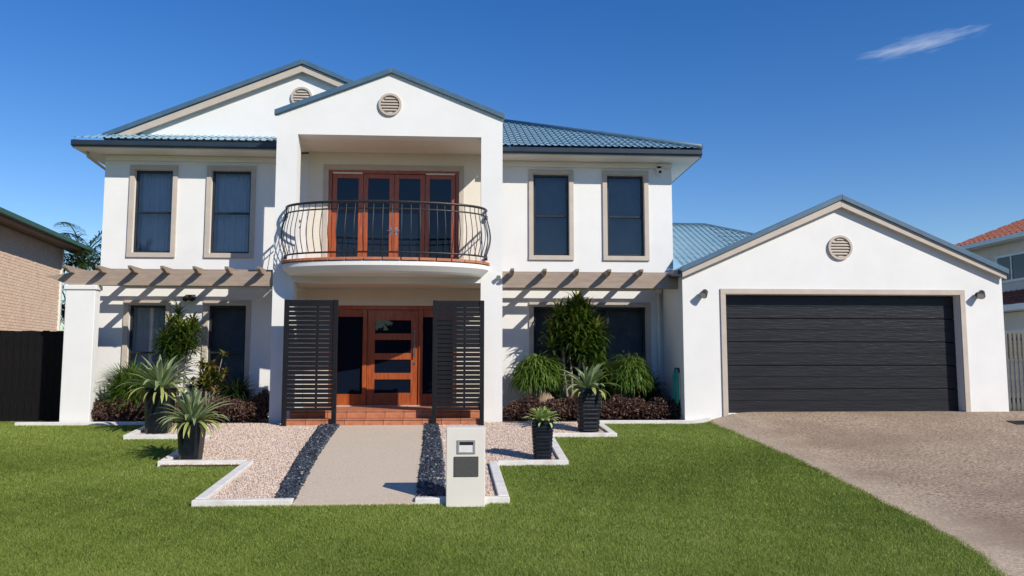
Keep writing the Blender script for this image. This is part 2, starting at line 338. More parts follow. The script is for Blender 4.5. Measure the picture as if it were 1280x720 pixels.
def corrugated(poly, eave_dir, pitch=0.15, amp=0.022, step=0.38, thick=0.03):
    """ribbed roof sheet over a convex polygon; ribs run up the slope, small laps every course"""
    P = [Vector(p) for p in poly]; e = Vector(eave_dir).normalized()
    n = (P[1]-P[0]).cross(P[2]-P[0]).normalized()
    if n.z < 0: n = -n
    v = n.cross(e).normalized()
    if v.z < 0: v = -v
    o = P[0]; uv = [((p-o).dot(e), (p-o).dot(v)) for p in P]
    us = [a for a, _ in uv]; u0, u1 = min(us), max(us)
    vmin_all = min(b for _, b in uv)
    prof = [(0.0, 0), (0.30, 0), (0.42, 1), (0.62, 1), (0.74, 0)]
    samples = []; k = 0
    while True:
        base = u0 + k*pitch
        for t, h in prof: samples.append((base + t*pitch, h))
        k += 1
        if base > u1: break
    samples = [(u, h) for u, h in samples if u0+1e-4 < u < u1-1e-4]
    samples = [(u0+1e-4, 0)] + samples + [(u1-1e-4, 0)]
    b = B(); prev = None
    for u, h in samples:
        hits = []
        for i in range(len(uv)):
            (a0, b0), (a1, b1) = uv[i], uv[(i+1) % len(uv)]
            if (a0-u)*(a1-u) <= 0 and abs(a1-a0) > 1e-9: hits.append(b0 + (b1-b0)*(u-a0)/(a1-a0))
        lo, hi = min(hits), max(hits)
        row = (lo, hi, h, u)
        if prev:
            # courses: quads between laps
            l0, h0_, hh0, uu0 = prev; 
            mlo, mhi = min(l0, lo), max(h0_, hi)
            c0 = math.floor((mlo-vmin_all)/step); vv = vmin_all + c0*step
            while vv < mhi:
                va0, vb0 = max(vv, l0), min(vv+step, h0_); va1, vb1 = max(vv, lo), min(vv+step, hi)
                if vb0 > va0 or vb1 > va1:
                    def pt(uu, vvv, hh, lift):
                        return o + e*uu + v*vvv + n*(hh*amp + lift)
                    def lift(vvv): return 0.012*(1-(vvv-vv)/step)
                    if vb0 < va0: va0 = vb0 = min(max((va0+vb0)/2, l0), h0_)
                    if vb1 < va1: va1 = vb1 = min(max((va1+vb1)/2, lo), hi)
                    b.add([pt(uu0, va0, hh0, lift(va0)), pt(u, va1, h, lift(va1)), pt(u, vb1, h, lift(vb1)), pt(uu0, vb0, hh0, lift(vb0))], [(0, 1, 2, 3)])
                vv += step
        prev = row
    return b

# ---- foliage from arrays
def straps(base, phi, e0, e1, length, width, nseg=5, fold=0.25, tint=None, prof='strap', power=1.4):
    """n curved strap leaves: base (n,3), heading phi, elevation bends from e0 to e1 along the leaf"""
    n = len(base); base = np.asarray(base, float)
    bc = lambda a: np.broadcast_to(np.asarray(a, float), (n,)).copy()
    phi, e0, e1, length, width = map(bc, (phi, e0, e1, length, width))
    tint = nr.random(n) if tint is None else bc(tint)
    t = np.linspace(0, 1, nseg+1)
    el = e0[:, None] + (e1-e0)[:, None]*(t[None, :]**power)
    ds = (length/nseg)[:, None]
    h = np.concatenate([np.zeros((n, 1)), np.cumsum(np.cos((el[:, 1:]+el[:, :-1])/2)*ds, 1)], 1)
    z = np.concatenate([np.zeros((n, 1)), np.cumsum(np.sin((el[:, 1:]+el[:, :-1])/2)*ds, 1)], 1)
    cx, cy = np.cos(phi)[:, None], np.sin(phi)[:, None]
    C = np.stack([base[:, 0:1]+h*cx, base[:, 1:2]+h*cy, base[:, 2:3]+z], -1)
    if prof == 'strap': w = np.minimum(1, 0.45+2.2*t)*np.clip(1-t**2.6, 0, 1)
    elif prof == 'agave': w = (0.62+0.9*t-0.2*t*t)*np.clip(1-t**3.2, 0, 1)
    else: w = np.sin(np.pi*np.clip(0.06+0.94*t, 0, 1))
    w[-1] = 0.03
    hw = (width/2)[:, None]*w[None, :]
    side = np.stack([-cy*np.ones_like(h), cx*np.ones_like(h), np.zeros_like(h)], -1)
    nrm = np.stack([-np.sin(el)*cx, -np.sin(el)*cy, np.cos(el)], -1)
    Lp = C + side*hw[..., None] + nrm*(hw*fold)[..., None]; Rp = C - side*hw[..., None] + nrm*(hw*fold)[..., None]
    V = np.stack([Lp, C, Rp], 2).reshape(-1, 3)
    k = (nseg+1)*3
    q = []
    for s in range(nseg):
        a = s*3
        q += [(a, a+1, a+4, a+3), (a+1, a+2, a+5, a+4)]
    F = (np.array(q)[None] + (np.arange(n)*k)[:, None, None]).reshape(-1, 4)
    edge = np.tile(np.array([1, 0, 1], float), n*(nseg+1))
    return V, F, np.repeat(tint, k), edge
def join(parts):
    V = []; F = []; T = []; E_ = []; o = 0
    for v, f, t, e in parts:
        V.append(v); F.append(f+o); T.append(t); E_.append(e); o += len(v)
    return np.concatenate(V), np.concatenate(F), np.concatenate(T), np.concatenate(E_)
def diamonds(P, size, tint, flat=0.0):
    """small pointed leaves at points P, random facing"""
    n = len(P); d = nr.normal(size=(n, 3)); d[:, 2] = d[:, 2]*(1-flat) + 0.3; d /= np.linalg.norm(d, axis=1)[:, None]
    r = nr.normal(size=(n, 3)); s = np.cross(d, r); s /= np.linalg.norm(s, axis=1)[:, None]
    up = np.cross(d, s)
    size = np.broadcast_to(size, (n,))[:, None]
    V = np.stack([P, P + d*size*0.5 + s*size*0.24 + up*size*0.06, P + d*size, P + d*size*0.5 - s*size*0.24 + up*size*0.06], 1).reshape(-1, 3)
    F = np.arange(n*4).reshape(n, 4)
    return V, F, np.repeat(tint, 4), np.zeros(n*4)

# ------------------------------------------------------------------ the setting: ground, lawn, drive, path, street
P, FY = 16.5, 17.95            # front of the portico and the main front wall behind it
def drive_edge(y): return float(np.interp(y, [0, 5, 7.0, 7.5, 8, 8.8, 10.9, 12.3, 13.7, 15.5, 17.5], [3.0, 4.0, 4.78, 4.93, 5.02, 5.09, 5.17, 5.22, 5.12, 5.0, 5.0])) + 0.012*math.sin(y*5.1) + 0.01*math.sin(y*11)
xs_ = [-900, -300, -90, -40, -22] + span(-16, 20, 48) + [28, 50, 100, 300, 900]
ys_ = [-900, -200, -60, -20] + span(-8, 26, 46) + [40, 80, 200, 900]
b = B(); w = len(xs_)
b.v = [(x, y, g(min(x, 14), y) - 0.06) for y in ys_ for x in xs_]
b.f = [(j*w+i, j*w+i+1, (j+1)*w+i+1, (j+1)*w+i) for j in range(len(ys_)-1) for i in range(w-1)]
tag(b.build('ground', M['earth']), kind='structure')
strip('lawn', span(-1.0, 17.6, 93), lambda y: -15, drive_edge, 40, -0.012, M['turf'], kind='structure')
strip('driveway', span(-1.0, 16.462, 88), lambda y: drive_edge(y)-0.02, lambda y: 13.2, 16, 0.0, M['drive'], kind='structure')
b = B()
b.box(-80, 80, -11, -3.2, -0.9, -0.748); tag(b.build('road', M['asphalt']), kind='structure')
b = B(); b.box(-80, 80, -3.2, -3.0, -0.9, -0.62); tag(b.build('kerb', M['kerb'], bevel=0.02), kind='structure')

# gravel beds between the white edging, path of fine aggregate and two strips of dark pebbles
def lerp(a, b_, t): return a + (b_-a)*t
def py(y): return min(1, max(0, (y-9.8)/(16.1-9.8)))
pl = lambda y: lerp(-1.99, -2.40, py(y)) - 0.05*math.sin(math.pi*py(y))     # path left edge
pr = lambda y: lerp(-0.55, -0.74, py(y)) + 0.02*math.sin(math.pi*py(y))
sl_ = lambda y: lerp(-2.22, -2.76, py(y)) - 0.05*math.sin(math.pi*py(y))    # outer edges of the pebble strips
sr_ = lambda y: lerp(-0.20, -0.49, py(y)) + 0.02*math.sin(math.pi*py(y))
bands = [(9.80, 12.15, -3.12, 0.48), (12.15, 14.65, -4.4, 1.52), (14.65, 16.4, -5.88, 2.72)]
V = []; F = []
b = B()
for y0, y1, x0, x1 in bands:
    ys = span(y0, y1, 10)
    for k in range(10):
        for i in range(12):
            xa, xb = lerp(x0, x1, i/12), lerp(x0, x1, (i+1)/12)
            b.sheet(*[(x, y, g(x, y)+0.02) for x, y in ((xa, ys[k]), (xb, ys[k]), (xb, ys[k+1]), (xa, ys[k+1]))])
tag(b.build('gravel_bed', M['gravelbase']), kind='structure')
strip('path', span(9.74, 16.02, 40), pl, pr, 6, 0.0245, M['path'], skirt=True, kind='structure')
for nm, a, c in (('pebble_bed', sl_, pl), ('pebble_bed', pr, sr_)):
    strip(nm, span(9.8, 16.02, 30), a, c, 3, 0.0285, M['darkbase'], kind='structure')
b = B()
for x0, x1 in ((-8.6, -3.88), (0.81, 5.2)):
    for k in range(12):
        xa, xb = lerp(x0, x1, k/12), lerp(x0, x1, (k+1)/12)
        b.sheet((xa, 16.4, g(xa, 16.4)+0.025), (xb, 16.4, g(xb, 16.4)+0.025), (xb, 18.0, g(xb, 18)+0.03), (xa, 18.0, g(xa, 18)+0.03))
tag(b.build('garden_bed', M['soil']), kind='structure')

def pebbles(pts, size, flatten, tint, sub, squash=0.25):
    """little stones: deformed octahedra (sub=0) or icosahedra-like bodies (sub=1)"""
    if sub == 0:
        T = np.array([(1,0,0),(0,1,0),(-1,0,0),(0,-1,0),(0,0,1),(0,0,-1)], float)
        Fc = np.array([(0,1,4),(1,2,4),(2,3,4),(3,0,4),(1,0,5),(2,1,5),(3,2,5),(0,3,5)])
    else:
        ph = (1+5**.5)/2
        T = np.array([(-1,ph,0),(1,ph,0),(-1,-ph,0),(1,-ph,0),(0,-1,ph),(0,1,ph),(0,-1,-ph),(0,1,-ph),(ph,0,-1),(ph,0,1),(-ph,0,-1),(-ph,0,1)])/1.9
        Fc = np.array([(0,11,5),(0,5,1),(0,1,7),(0,7,10),(0,10,11),(1,5,9),(5,11,4),(11,10,2),(10,7,6),(7,1,8),(3,9,4),(3,4,2),(3,2,6),(3,6,8),(3,8,9),(4,9,5),(2,4,11),(6,2,10),(8,6,7),(9,8,1)])
    n = len(pts); k = len(T)
    S = size[:, None]*(1 + nr.uniform(-squash, squash, (n, 3))); S[:, 2] *= flatten
    V = T[None]*S[:, None, :]*(1 + nr.uniform(-0.18, 0.18, (n, k, 1)))
    a = nr.uniform(0, 6.283, n); ca, sa = np.cos(a)[:, None], np.sin(a)[:, None]
    x, y = V[..., 0]*ca - V[..., 1]*sa, V[..., 0]*sa + V[..., 1]*ca
    tx = nr.normal(0, 0.3, (n, 1)); ty = nr.normal(0, 0.3, (n, 1))
    V = np.stack([x, y, V[..., 2] + x*tx + y*ty], -1) + pts[:, None, :]
    return V.reshape(-1, 3), (Fc[None] + (np.arange(n)*k)[:, None, None]).reshape(-1, 3), np.repeat(tint, k)
pts = []
for y0, y1, x0, x1 in bands:
    n = int((y1-y0)*(x1-x0)*2300); q = np.stack([nr.uniform(x0, x1, n), nr.uniform(y0, y1, n)], 1)
    vl = np.vectorize(sl_); vr = np.vectorize(sr_)
    q = q[(q[:, 0] < vl(q[:, 1]) + nr.normal(0, 0.02, n)) | (q[:, 0] > vr(q[:, 1]) + nr.normal(0, 0.02, n))]; pts.append(q)
q = np.concatenate(pts); sz = nr.uniform(0.007, 0.0145, len(q))
V, F, T = pebbles(np.column_stack([q, gv(q[:, 0], q[:, 1])+0.024]), sz, 0.75, np.clip(nr.normal(0.5, 0.25, len(q)), 0, 1), 0)
tag(npmesh('gravel_stones', V, F, M['gravel'], attrs={'tint': T}), 'pinkish beige crushed stones covering the stepped garden beds', 'gravel', kind='stuff')
for nm, a, c, lab in (('dark_pebbles', sl_, pl, 'blue black river pebbles in a strip along the path away from the letterbox'),
                      ('dark_pebbles', pr, sr_, 'blue black river pebbles in the strip between path and letterbox')):
    n = 3600; y = nr.uniform(9.82, 16.0, n); u = nr.random(n)
    x = np.vectorize(a)(y)*(1-u) + np.vectorize(c)(y)*u
    V, F, T = pebbles(np.column_stack([x, y, gv(x, y)+0.034+nr.uniform(0, 0.016, n)]), nr.uniform(0.014, 0.034, n), 0.6, np.clip(nr.normal(0.5, 0.26, n), 0, 1), 1)
    tag(npmesh(nm, V, F, M['pebble'], attrs={'tint': T}, smooth=True), lab, 'pebbles', kind='stuff')

# white edging: straight lengths of kerb stone, following the fall of the ground
def edging(name, pts, w_in, label):
    r = thing(name, (pts[0][0], pts[0][1], g(*pts[0])), label, 'edging', 'white edging round the gravel beds')
    for i in range(len(pts)-1):
        a, c = Vector(pts[i]), Vector(pts[i+1]); d = c-a; L = d.length; d.normalize(); nrm = Vector((-d.y, d.x))*w_in
        # each length stops short of the corner on the side the next one covers
        ext0 = 0.0 if i == 0 else -0.0; n = max(2, int(L/0.3)); b = B()
        s0 = a + d*(0.134 if (i > 0 and kerb_butt(pts, i, w_in)) else 0); L2 = (c-s0).length
        if i < len(pts)-2 and not kerb_butt(pts, i+1, w_in): L2 -= 0.004
        vs = []
        for k in range(n+1):
            p = s0 + d*(L2*k/n); q2 = p + nrm*0.13
            z0, z1 = g(p.x, p.y), g(q2.x, q2.y); zz = (z0+z1)/2
            vs += [(p.x, p.y, zz-0.08), (p.x, p.y, zz+0.068), (q2.x, q2.y, zz+0.068), (q2.x, q2.y, zz-0.08)]
        fs = [(0, 1, 2, 3), tuple(4*n+j for j in (3, 2, 1, 0))]
        for k in range(n):
            for j in range(4): fs.append((4*k+j, 4*k+4+j, 4*k+4+(j+1) % 4, 4*k+(j+1) % 4))
        b.add(vs, fs); b.build('kerb_stone', M['kerb'], r, bevel=0.010)
def kerb_butt(pts, i, w):
    a, c, d = Vector(pts[i-1]), Vector(pts[i]), Vector(pts[i+1])
    u, v = (c-a).normalized(), (d-c).normalized()
    return (u.x*v.y-u.y*v.x)*w > 0            # turning towards the inner side: start after the previous length's width
edging('garden_edging', [(-2.0, 9.75), (-3.16, 9.75), (-3.2, 12.2), (-4.46, 12.2), (-4.58, 14.62), (-5.95, 14.62), (-6.08, 16.30), (-8.7, 16.30)], -1,
       'white stepped concrete edging between lawn and gravel, ending at the pergola column')
edging('garden_edging', [(-0.56, 9.75), (0.57, 9.75), (0.52, 12.02), (1.58, 12.02), (1.62, 14.55), (2.80, 14.55), (2.76, 16.16), (5.02, 16.10)], 1,
       'white stepped concrete edging between lawn and gravel, ending at the garage')

# ------------------------------------------------------------------ the house
house = thing('two_storey_house', (-1.5, FY, 0), 'white rendered two storey house with blue metal roof, balcony and attached double garage', 'house')
WT = 0.24
XL, XR, ZT = -7.95, 4.80, 5.92
tw = 0.105
wins = dict(LW1=(-7.40, -6.36, 3.54, 5.61), LW2=(-5.73, -4.65, 3.54, 5.62), RW1=(1.48, 2.51, 3.55, 5.64), RW2=(3.18, 4.25, 3.55, 5.64),
            LG1=(-7.40, -6.40, 0.35, 2.59), LG2=(-5.70, -4.67, 0.35, 2.59), RG=(1.48, 4.25, 0.60, 2.59))
inner = {k: (x0+tw, x1-tw, z0+tw, z1-tw) for k, (x0, x1, z0, z1) in wins.items()}
FD = (-3.05, -0.11, 3.28, 5.58)           # balcony doors opening
ED = (-2.96, -0.14, 0.28, 2.50)           # entrance opening
b = B(); wallrect(b, XL, XR, -0.1, ZT, FY, FY+WT, list(inner.values()) + [FD, ED])
front = b.build('wall', M['stucco'], house)
b = B(); b.box(XL, XL+WT, FY+WT, 27.6, -0.1, ZT); b.build('wall', M['stucco'], house)
b = B(); b.box(XR-WT, XR, FY+WT, 27.6, -0.1, ZT); b.build('wall', M['stucco'], house)
b = B(); b.box(XL+WT, XR-WT, 27.36, 27.6, -0.1, ZT); b.build('wall', M['stucco'], house)
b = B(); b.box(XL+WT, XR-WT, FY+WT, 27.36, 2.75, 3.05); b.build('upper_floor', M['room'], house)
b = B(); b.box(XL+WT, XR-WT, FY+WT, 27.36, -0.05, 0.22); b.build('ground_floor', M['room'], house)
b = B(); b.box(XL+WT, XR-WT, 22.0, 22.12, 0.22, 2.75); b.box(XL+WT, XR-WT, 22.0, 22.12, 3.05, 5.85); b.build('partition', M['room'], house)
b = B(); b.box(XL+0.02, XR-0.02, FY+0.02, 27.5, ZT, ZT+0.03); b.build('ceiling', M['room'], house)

def window(k, kind):
    x0, x1, z0, z1 = wins[k]; i0, i1, j0, j1 = inner[k]; y = FY
    b = B()
    b.box(x0, x1, y-0.04, y-0.001, j1, z1); b.box(x0, x1, y-0.045, y-0.001, z0, j0)
    b.box(x0, i0, y-0.04, y-0.001, j0, j1); b.box(i1, x1, y-0.04, y-0.001, j0, j1)
    w_ = b.build('window', M['tan'], house, bevel=0.006)
    b = B(); s = 0.05; ya, yb = y+0.075, y+0.13
    b.box(i0, i1, ya, yb, j1-s, j1); b.box(i0, i1, ya, yb, j0, j0+s); b.box(i0, i0+s, ya, yb, j0+s, j1-s); b.box(i1-s, i1, ya, yb, j0+s, j1-s)
    zm = (j0+j1)/2 - 0.02
    if kind != 'wide': b.box(i0+s, i1-s, ya-0.01, yb, zm-0.022, zm+0.022)
    xm = []
    if kind == 'wide':
        xm = [lerp(i0, i1, t) for t in (0.335, 0.665)]
        for x in xm: b.box(x-0.03, x+0.03, ya, yb, j0+s, j1-s)
    b.build('sash', M['black'], w_, bevel=0.004)
    if kind == 'wide':
        cuts = [i0+s] + [c for x in xm for c in (x-0.03, x+0.03)] + [i1-s]
        for a in range(0, len(cuts), 2):
            b = B(); b.box(cuts[a], cuts[a+1], ya+0.02, ya+0.026, j0+s, j1-s); b.build('pane', M['glass'], w_)
    else:
        for za, zb, yy in ((j0+s, zm-0.022, ya+0.015), (zm+0.022, j1-s, ya+0.03)):
            b = B(); b.box(i0+s, i1-s, yy, yy+0.006, za, zb); b.build('pane', M['glass'], w_)
    yc = y+WT+0.05
    if kind == 'curtain':
        b = B(); n = 90; xa, xb = i0-0.05, i1+0.05
        for q in range(n+1):
            x = lerp(xa, xb, q/n); yy = yc + 0.03*math.sin(q*0.78 + math.sin(q*0.21)*1.5) + 0.012*math.sin(q*1.7)
            b.v += [(x, yy, j0-0.04), (x, yy, j1+0.03)]
        b.f = [(2*q, 2*q+2, 2*q+3, 2*q+1) for q in range(n)]
        b.build('curtain', M['curtain'], w_, smooth=True)
    elif kind in ('blind', 'wide'):
        b = B(); b.box(i0-0.02, i1+0.02, yc, yc+0.004, j0-0.02, j1+0.03); b.build('blind', M['blind'], w_)
    return w_
window('LW1', 'curtain'); window('LW2', 'curtain'); window('RW1', 'blind'); window('RW2', 'blind')
window('LG1', 'curtain'); window('LG2', 'blind'); window('RG', 'wide')

# --- balcony doors: four cedar leaves in a cedar frame with a taupe surround
x0, x1, z0, z1 = FD
b = B(); b.box(x0-0.11, x1+0.11, FY-0.03, FY-0.001, z1, z1+0.11); b.box(x0-0.11, x0, FY-0.03, FY-0.001, z0, z1); b.box(x1, x1+0.11, FY-0.03, FY-0.001, z0, z1)
b.build('door_surround', M['tan'], house, bevel=0.006)
b = B(); f = 0.07
b.box(x0, x1, FY+0.05, FY+0.18, z1-f, z1); b.box(x0, x0+f, FY+0.05, FY+0.18, z0, z1-f); b.box(x1-f, x1, FY+0.05, FY+0.18, z0, z1-f)
b.build('door_frame', M['wood'], house, bevel=0.005)
edges = span(x0+f+0.004, x1-f-0.004, 4)
for k in range(4):
    a, c = edges[k]+0.003, edges[k+1]-0.003; st = 0.105; zb, zt = z0+0.015, z1-f-0.006; y0 = FY+0.085+(0.0 if k in (1, 2) else 0.012)
    if k in (1, 2): c2 = 0.115
    b = B(); b.box(a, a+st, y0, y0+0.05, zb, zt); b.box(c-st, c, y0, y0+0.05, zb, zt)
    b.box(a+st, c-st, y0, y0+0.05, zb, zb+0.17); b.box(a+st, c-st, y0, y0+0.05, zt-0.1, zt)
    d = b.build('balcony_door', M['wood'], house, bevel=0.005)
    b = B(); b.box(a+st, c-st, y0+0.02, y0+0.027, zb+0.17, zt-0.1); b.build('pane', M['dglass'], d)
    if k in (1, 2):
        hx = c-0.05 if k == 1 else a+0.05
        b = B(); b.box(hx-0.018, hx+0.018, y0-0.008, y0, 4.10, 4.28); b.tube([(hx, y0-0.008, 4.2), (hx, y0-0.05, 4.2), (hx+(-0.09 if k == 1 else 0.09), y0-0.05, 4.2)], 0.009, 8)
        b.build('handle', M['steel'], d)

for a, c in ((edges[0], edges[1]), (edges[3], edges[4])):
    b = B(); b.box(a+0.02, c-0.02, FY+0.045, FY+0.084, z1-f-0.012, z1-f+0.02); b.build('pale_strip', M['soffit'], house)  # pale strip at the head of each outer door leaf
# --- entrance: wide cedar door with four slots of glass, cedar frame and two sidelights
x0, x1, z0, z1 = ED
b = B(); f = 0.09
dx0, dx1 = -2.13, -0.99
b.box(x0, x1, FY+0.02, FY+0.17, z1-f, z1)
b.box(x0, x0+f, FY+0.02, FY+0.17, z0, z1-f); b.box(x1-f, x1, FY+0.02, FY+0.17, z0, z1-f)
b.box(dx0-f-0.004, dx0-0.004, FY+0.02, FY+0.17, z0, z1-f); b.box(dx1+0.004, dx1+f+0.004, FY+0.02, FY+0.17, z0, z1-f)
for a, c in ((x0+f, dx0-f-0.004), (dx1+f+0.004, x1-f)):
    b.box(a, c, FY+0.05, FY+0.14, z0, z0+0.26); b.box(a, c, FY+0.05, FY+0.14, z1-f-0.16, z1-f)
ef = b.build('door_frame', M['wood'], house, bevel=0.006)
for a, c in ((x0+f, dx0-f-0.004), (dx1+f+0.004, x1-f)):
    b = B(); b.box(a, c, FY+0.09, FY+0.097, z0+0.26, z1-f-0.16); b.build('pane', M['dglass'], ef)
b = B(); ya, yb = FY+0.06, FY+0.115; s = 0.17; zt = z1-f-0.006; zb = z0+0.012
b.box(dx0, dx0+s, ya, yb, zb, zt); b.box(dx1-s, dx1, ya, yb, zb, zt)
lv = [zb+0.27]; slots = []
gh, rh = 0.295, 0.145
zz = zb+0.27
for k in range(4): slots.append((zz, zz+gh)); zz += gh+rh
lev = zb
for za, zc in slots: b.box(dx0+s, dx1-s, ya, yb, lev, za); lev = zc
b.box(dx0+s, dx1-s, ya, yb, lev, zt)
fd = b.build('front_door', M['wood'], house, bevel=0.006)
for za, zc in slots:
    b = B(); b.box(dx0+s, dx1-s, ya+0.022, ya+0.029, za, zc); b.build('pane', M['dglass'], fd)
b = B(); hx = dx1-0.085; b.tube([(hx, ya-0.06, 1.35), (hx, ya-0.06, 1.95)], 0.014, 10)
for z in (1.43, 1.87): b.tube([(hx, ya, z), (hx, ya-0.06, z)], 0.01, 8)
b.cyl((hx, ya, 1.22), (0, -1, 0), 0.03, 0.015); b.build('handle', M['steel'], fd, smooth=False)

# --- portico: two square pillars, a gable over the balcony, beam under it
PXL, PXR, OXL, OXR = -3.88, 0.81, -3.45, 0.36
PD = 0.34; CZ = 5.96; xc = (PXL+PXR)/2; apz = 7.33; ez = 6.40
for a, c in ((PXL, OXL), (OXR, PXR)):
    b = B(); b.box(a, c, P, P+PD, -0.1, CZ); b.build('pillar', M['stucco'], house)
b = B(); b.prism([(PXL, CZ), (PXR, CZ), (PXR, ez), (xc, apz), (PXL, ez)], P, P+PD); b.build('gable', M['stucco'], house)
b = B(); b.box(OXL, OXR, P+0.003, P+PD, 2.87, 3.19); b.build('beam', M['stucco'], house)
for a, c in ((PXL, PXL+0.3), (PXR-0.3, PXR)):
    b = B(); b.box(a, c, P+PD, FY, CZ, 6.36); b.build('beam', M['stucco'], house)
    b = B(); b.box(a+0.003, c-0.003, P+PD, FY, 2.87, 3.17); b.build('beam', M['stucco'], house)
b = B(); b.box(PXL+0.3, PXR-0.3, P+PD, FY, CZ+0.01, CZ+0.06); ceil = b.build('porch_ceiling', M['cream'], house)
for x in (-2.55, -0.6):
    b = B(); b.cyl((x, 17.2, CZ+0.012), (0, 0, -1), 0.055, 0.012, 20); b.build('downlight', M['whitepl'], ceil)
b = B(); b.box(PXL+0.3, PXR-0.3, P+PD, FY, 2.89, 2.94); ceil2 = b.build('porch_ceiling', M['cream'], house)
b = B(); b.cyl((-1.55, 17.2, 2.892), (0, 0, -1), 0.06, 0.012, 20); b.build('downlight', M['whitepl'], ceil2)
# porch back walls: thin skin, its cream tint paints in warm bounce off the floor
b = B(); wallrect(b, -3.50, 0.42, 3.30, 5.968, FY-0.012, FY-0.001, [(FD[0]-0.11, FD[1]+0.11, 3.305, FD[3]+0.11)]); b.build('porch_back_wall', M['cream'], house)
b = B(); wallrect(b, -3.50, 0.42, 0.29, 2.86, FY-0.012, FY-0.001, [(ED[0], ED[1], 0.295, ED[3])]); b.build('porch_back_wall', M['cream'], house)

# roof of the portico
def slab(b, a, c, d, e, t):
    """thin plate from a quad, thickness t downwards"""
    vs = [a, c, d, e] + [(p[0], p[1], p[2]-t) for p in (a, c, d, e)]
    b.add(vs, [(0, 1, 2, 3), (7, 6, 5, 4), (0, 4, 5, 1), (1, 5, 6, 2), (2, 6, 7, 3), (3, 7, 4, 0)])
def gable_roof(xl, xr, zl, xcen, zc, y0, y1, over, parent, name='roof', capr=0.05, zr=None):
    zr = zl if zr is None else zr
    sl1 = (zc-zl)/(xcen-xl); sl2 = (zc-zr)/(xr-xcen)
    a = (xl-over, zl-over*sl1); c = (xr+over, zr-over*sl2); t = 0.035
    rf = corrugated([(a[0], y0, a[1]+t), (xcen, y0, zc+t), (xcen, y1, zc+t), (a[0], y1, a[1]+t)], (0, 1, 0)).build(name, M['roof'], parent)
    corrugated([(xcen, y0, zc+t), (c[0], y0, c[1]+t), (c[0], y1, c[1]+t), (xcen, y1, zc+t)], (0, 1, 0)).build(name, M['roof'], parent)
    b = B(); slab(b, (a[0]+.01, y0+0.01, a[1]+t-0.004), (xcen, y0+0.01, zc+t-0.004), (xcen, y1, zc+t-0.004), (a[0]+.01, y1, a[1]+t-0.004), 0.03)
    slab(b, (xcen, y0+0.01, zc+t-0.004), (c[0]-.01, y0+0.01, c[1]+t-0.004), (c[0]-.01, y1, c[1]+t-0.004), (xcen, y1, zc+t-0.004), 0.03)
    b.build('roof_lining', M['soffit'], rf)
    b = B()                                   # barge capping along the rake and cap along the ridge
    for (xa, za), (xb, zb) in (((a[0]-.02, a[1]+t-.01), (xcen, zc+t)), ((xcen, zc+t), (c[0]+.02, c[1]+t-.01))):
        b.prism([(xa, za-0.065), (xb, zb-0.065), (xb, zb+0.045), (xa, za+0.045)], y0-0.03, y0+0.09)
    b.build('barge_capping', M['ridge'], rf, bevel=0.006)
    b = B(); b.tube([(xcen, y0+0.05, zc+t-0.02), (xcen, y1, zc+t-0.02)], 0.065, 12); b.build('ridge_cap', M['ridge'], rf, smooth=True)
    return rf
gable_roof(PXL, PXR, ez, xc, apz, P-0.04, 21.0, 0.03, house)

def vent(x, z, y, r):
    b = B(); n = 32
    ring = [(r, 0.0), (r, -0.05), (r-0.045, -0.05), (r-0.045, -0.005)]
    for k in range(n):
        t = 2*math.pi*k/n
        for rr, yy in ring: b.v.append((x+rr*math.cos(t), y+yy, z+rr*math.sin(t)))
    for k in range(n):
        for j in range(3): b.f.append((k*4+j, ((k+1) % n)*4+j, ((k+1) % n)*4+j+1, k*4+j+1))
    b.f.append(tuple(k*4+3 for k in range(n)))
    o = b.build('vent', M['tan'], house)
    zz = -r+0.07
    while zz < r-0.06:
        hw = math.sqrt(max(0, (r-0.045)**2 - (abs(zz)+0.02)**2))
        if hw > 0.04:
            b = B(); b.add([(x-hw, y-0.042, z+zz-0.018), (x+hw, y-0.042, z+zz-0.018), (x+hw, y-0.01, z+zz+0.022), (x-hw, y-0.01, z+zz+0.022),
                            (x-hw, y-0.036, z+zz-0.026), (x+hw, y-0.036, z+zz-0.026), (x+hw, y-0.004, z+zz+0.014), (x-hw, y-0.004, z+zz+0.014)],
                           [(0,1,2,3),(7,6,5,4),(0,4,5,1),(2,6,7,3),(1,5,6,2),(3,7,4,0)])
            b.build('slat', M['tan'], o)
        zz += 0.062
vent(xc-0.02, 6.62, P, 0.24)

# --- balcony: bowed slab with terracotta edge tiles and a bellied iron railing
BX, BW, BD = -1.58, 2.10, 0.92
def arc(t, k=1.0, dy=0.0):                     # t from -1 to 1 along the bow
    a = t*math.pi/2
    return (BX + BW*k*math.sin(a), P - (BD+dy)*math.cos(a)**0.9 if math.cos(a) > 1e-6 else P)
n = 48; ts = span(-1, 1, n)
rows = [(1.0, 0.0, 3.205), (1.0, 0.0, 3.12), (0.985, -0.03, 3.09), (0.95, -0.10, 3.02), (0.93, -0.15, 2.985)]
b = B()
for k_, dy, z in rows: b.v += [(*arc(t, k_, dy), z) for t in ts]
m_ = n+1
for r_ in range(len(rows)-1):
    b.f += [(r_*m_+i, r_*m_+i+1, (r_+1)*m_+i+1, (r_+1)*m_+i)[::-1] for i in range(n)]
b.f.append(tuple(range(m_))[::-1]); b.f.append(tuple((len(rows)-1)*m_+i for i in range(m_)))
balc = b.build('balcony_slab', M['stucco'], house)
b = B(); b.box(PXL+0.3, PXR-0.3, P+PD, FY-0.02, 2.96, 3.24); b.build('balcony_floor', M['terra'], house)
b = B()
for i in range(n):
    p, q = arc(ts[i], 0.97, -0.04), arc(ts[i+1], 0.97, -0.04)
    b.prismz([(p[0], P+0.001), (p[0], p[1]), (q[0], q[1]), (q[0], P+0.001)][::1], 3.207, 3.221)
b.build('tile_bed', M['grout'], balc)
nt_ = 18
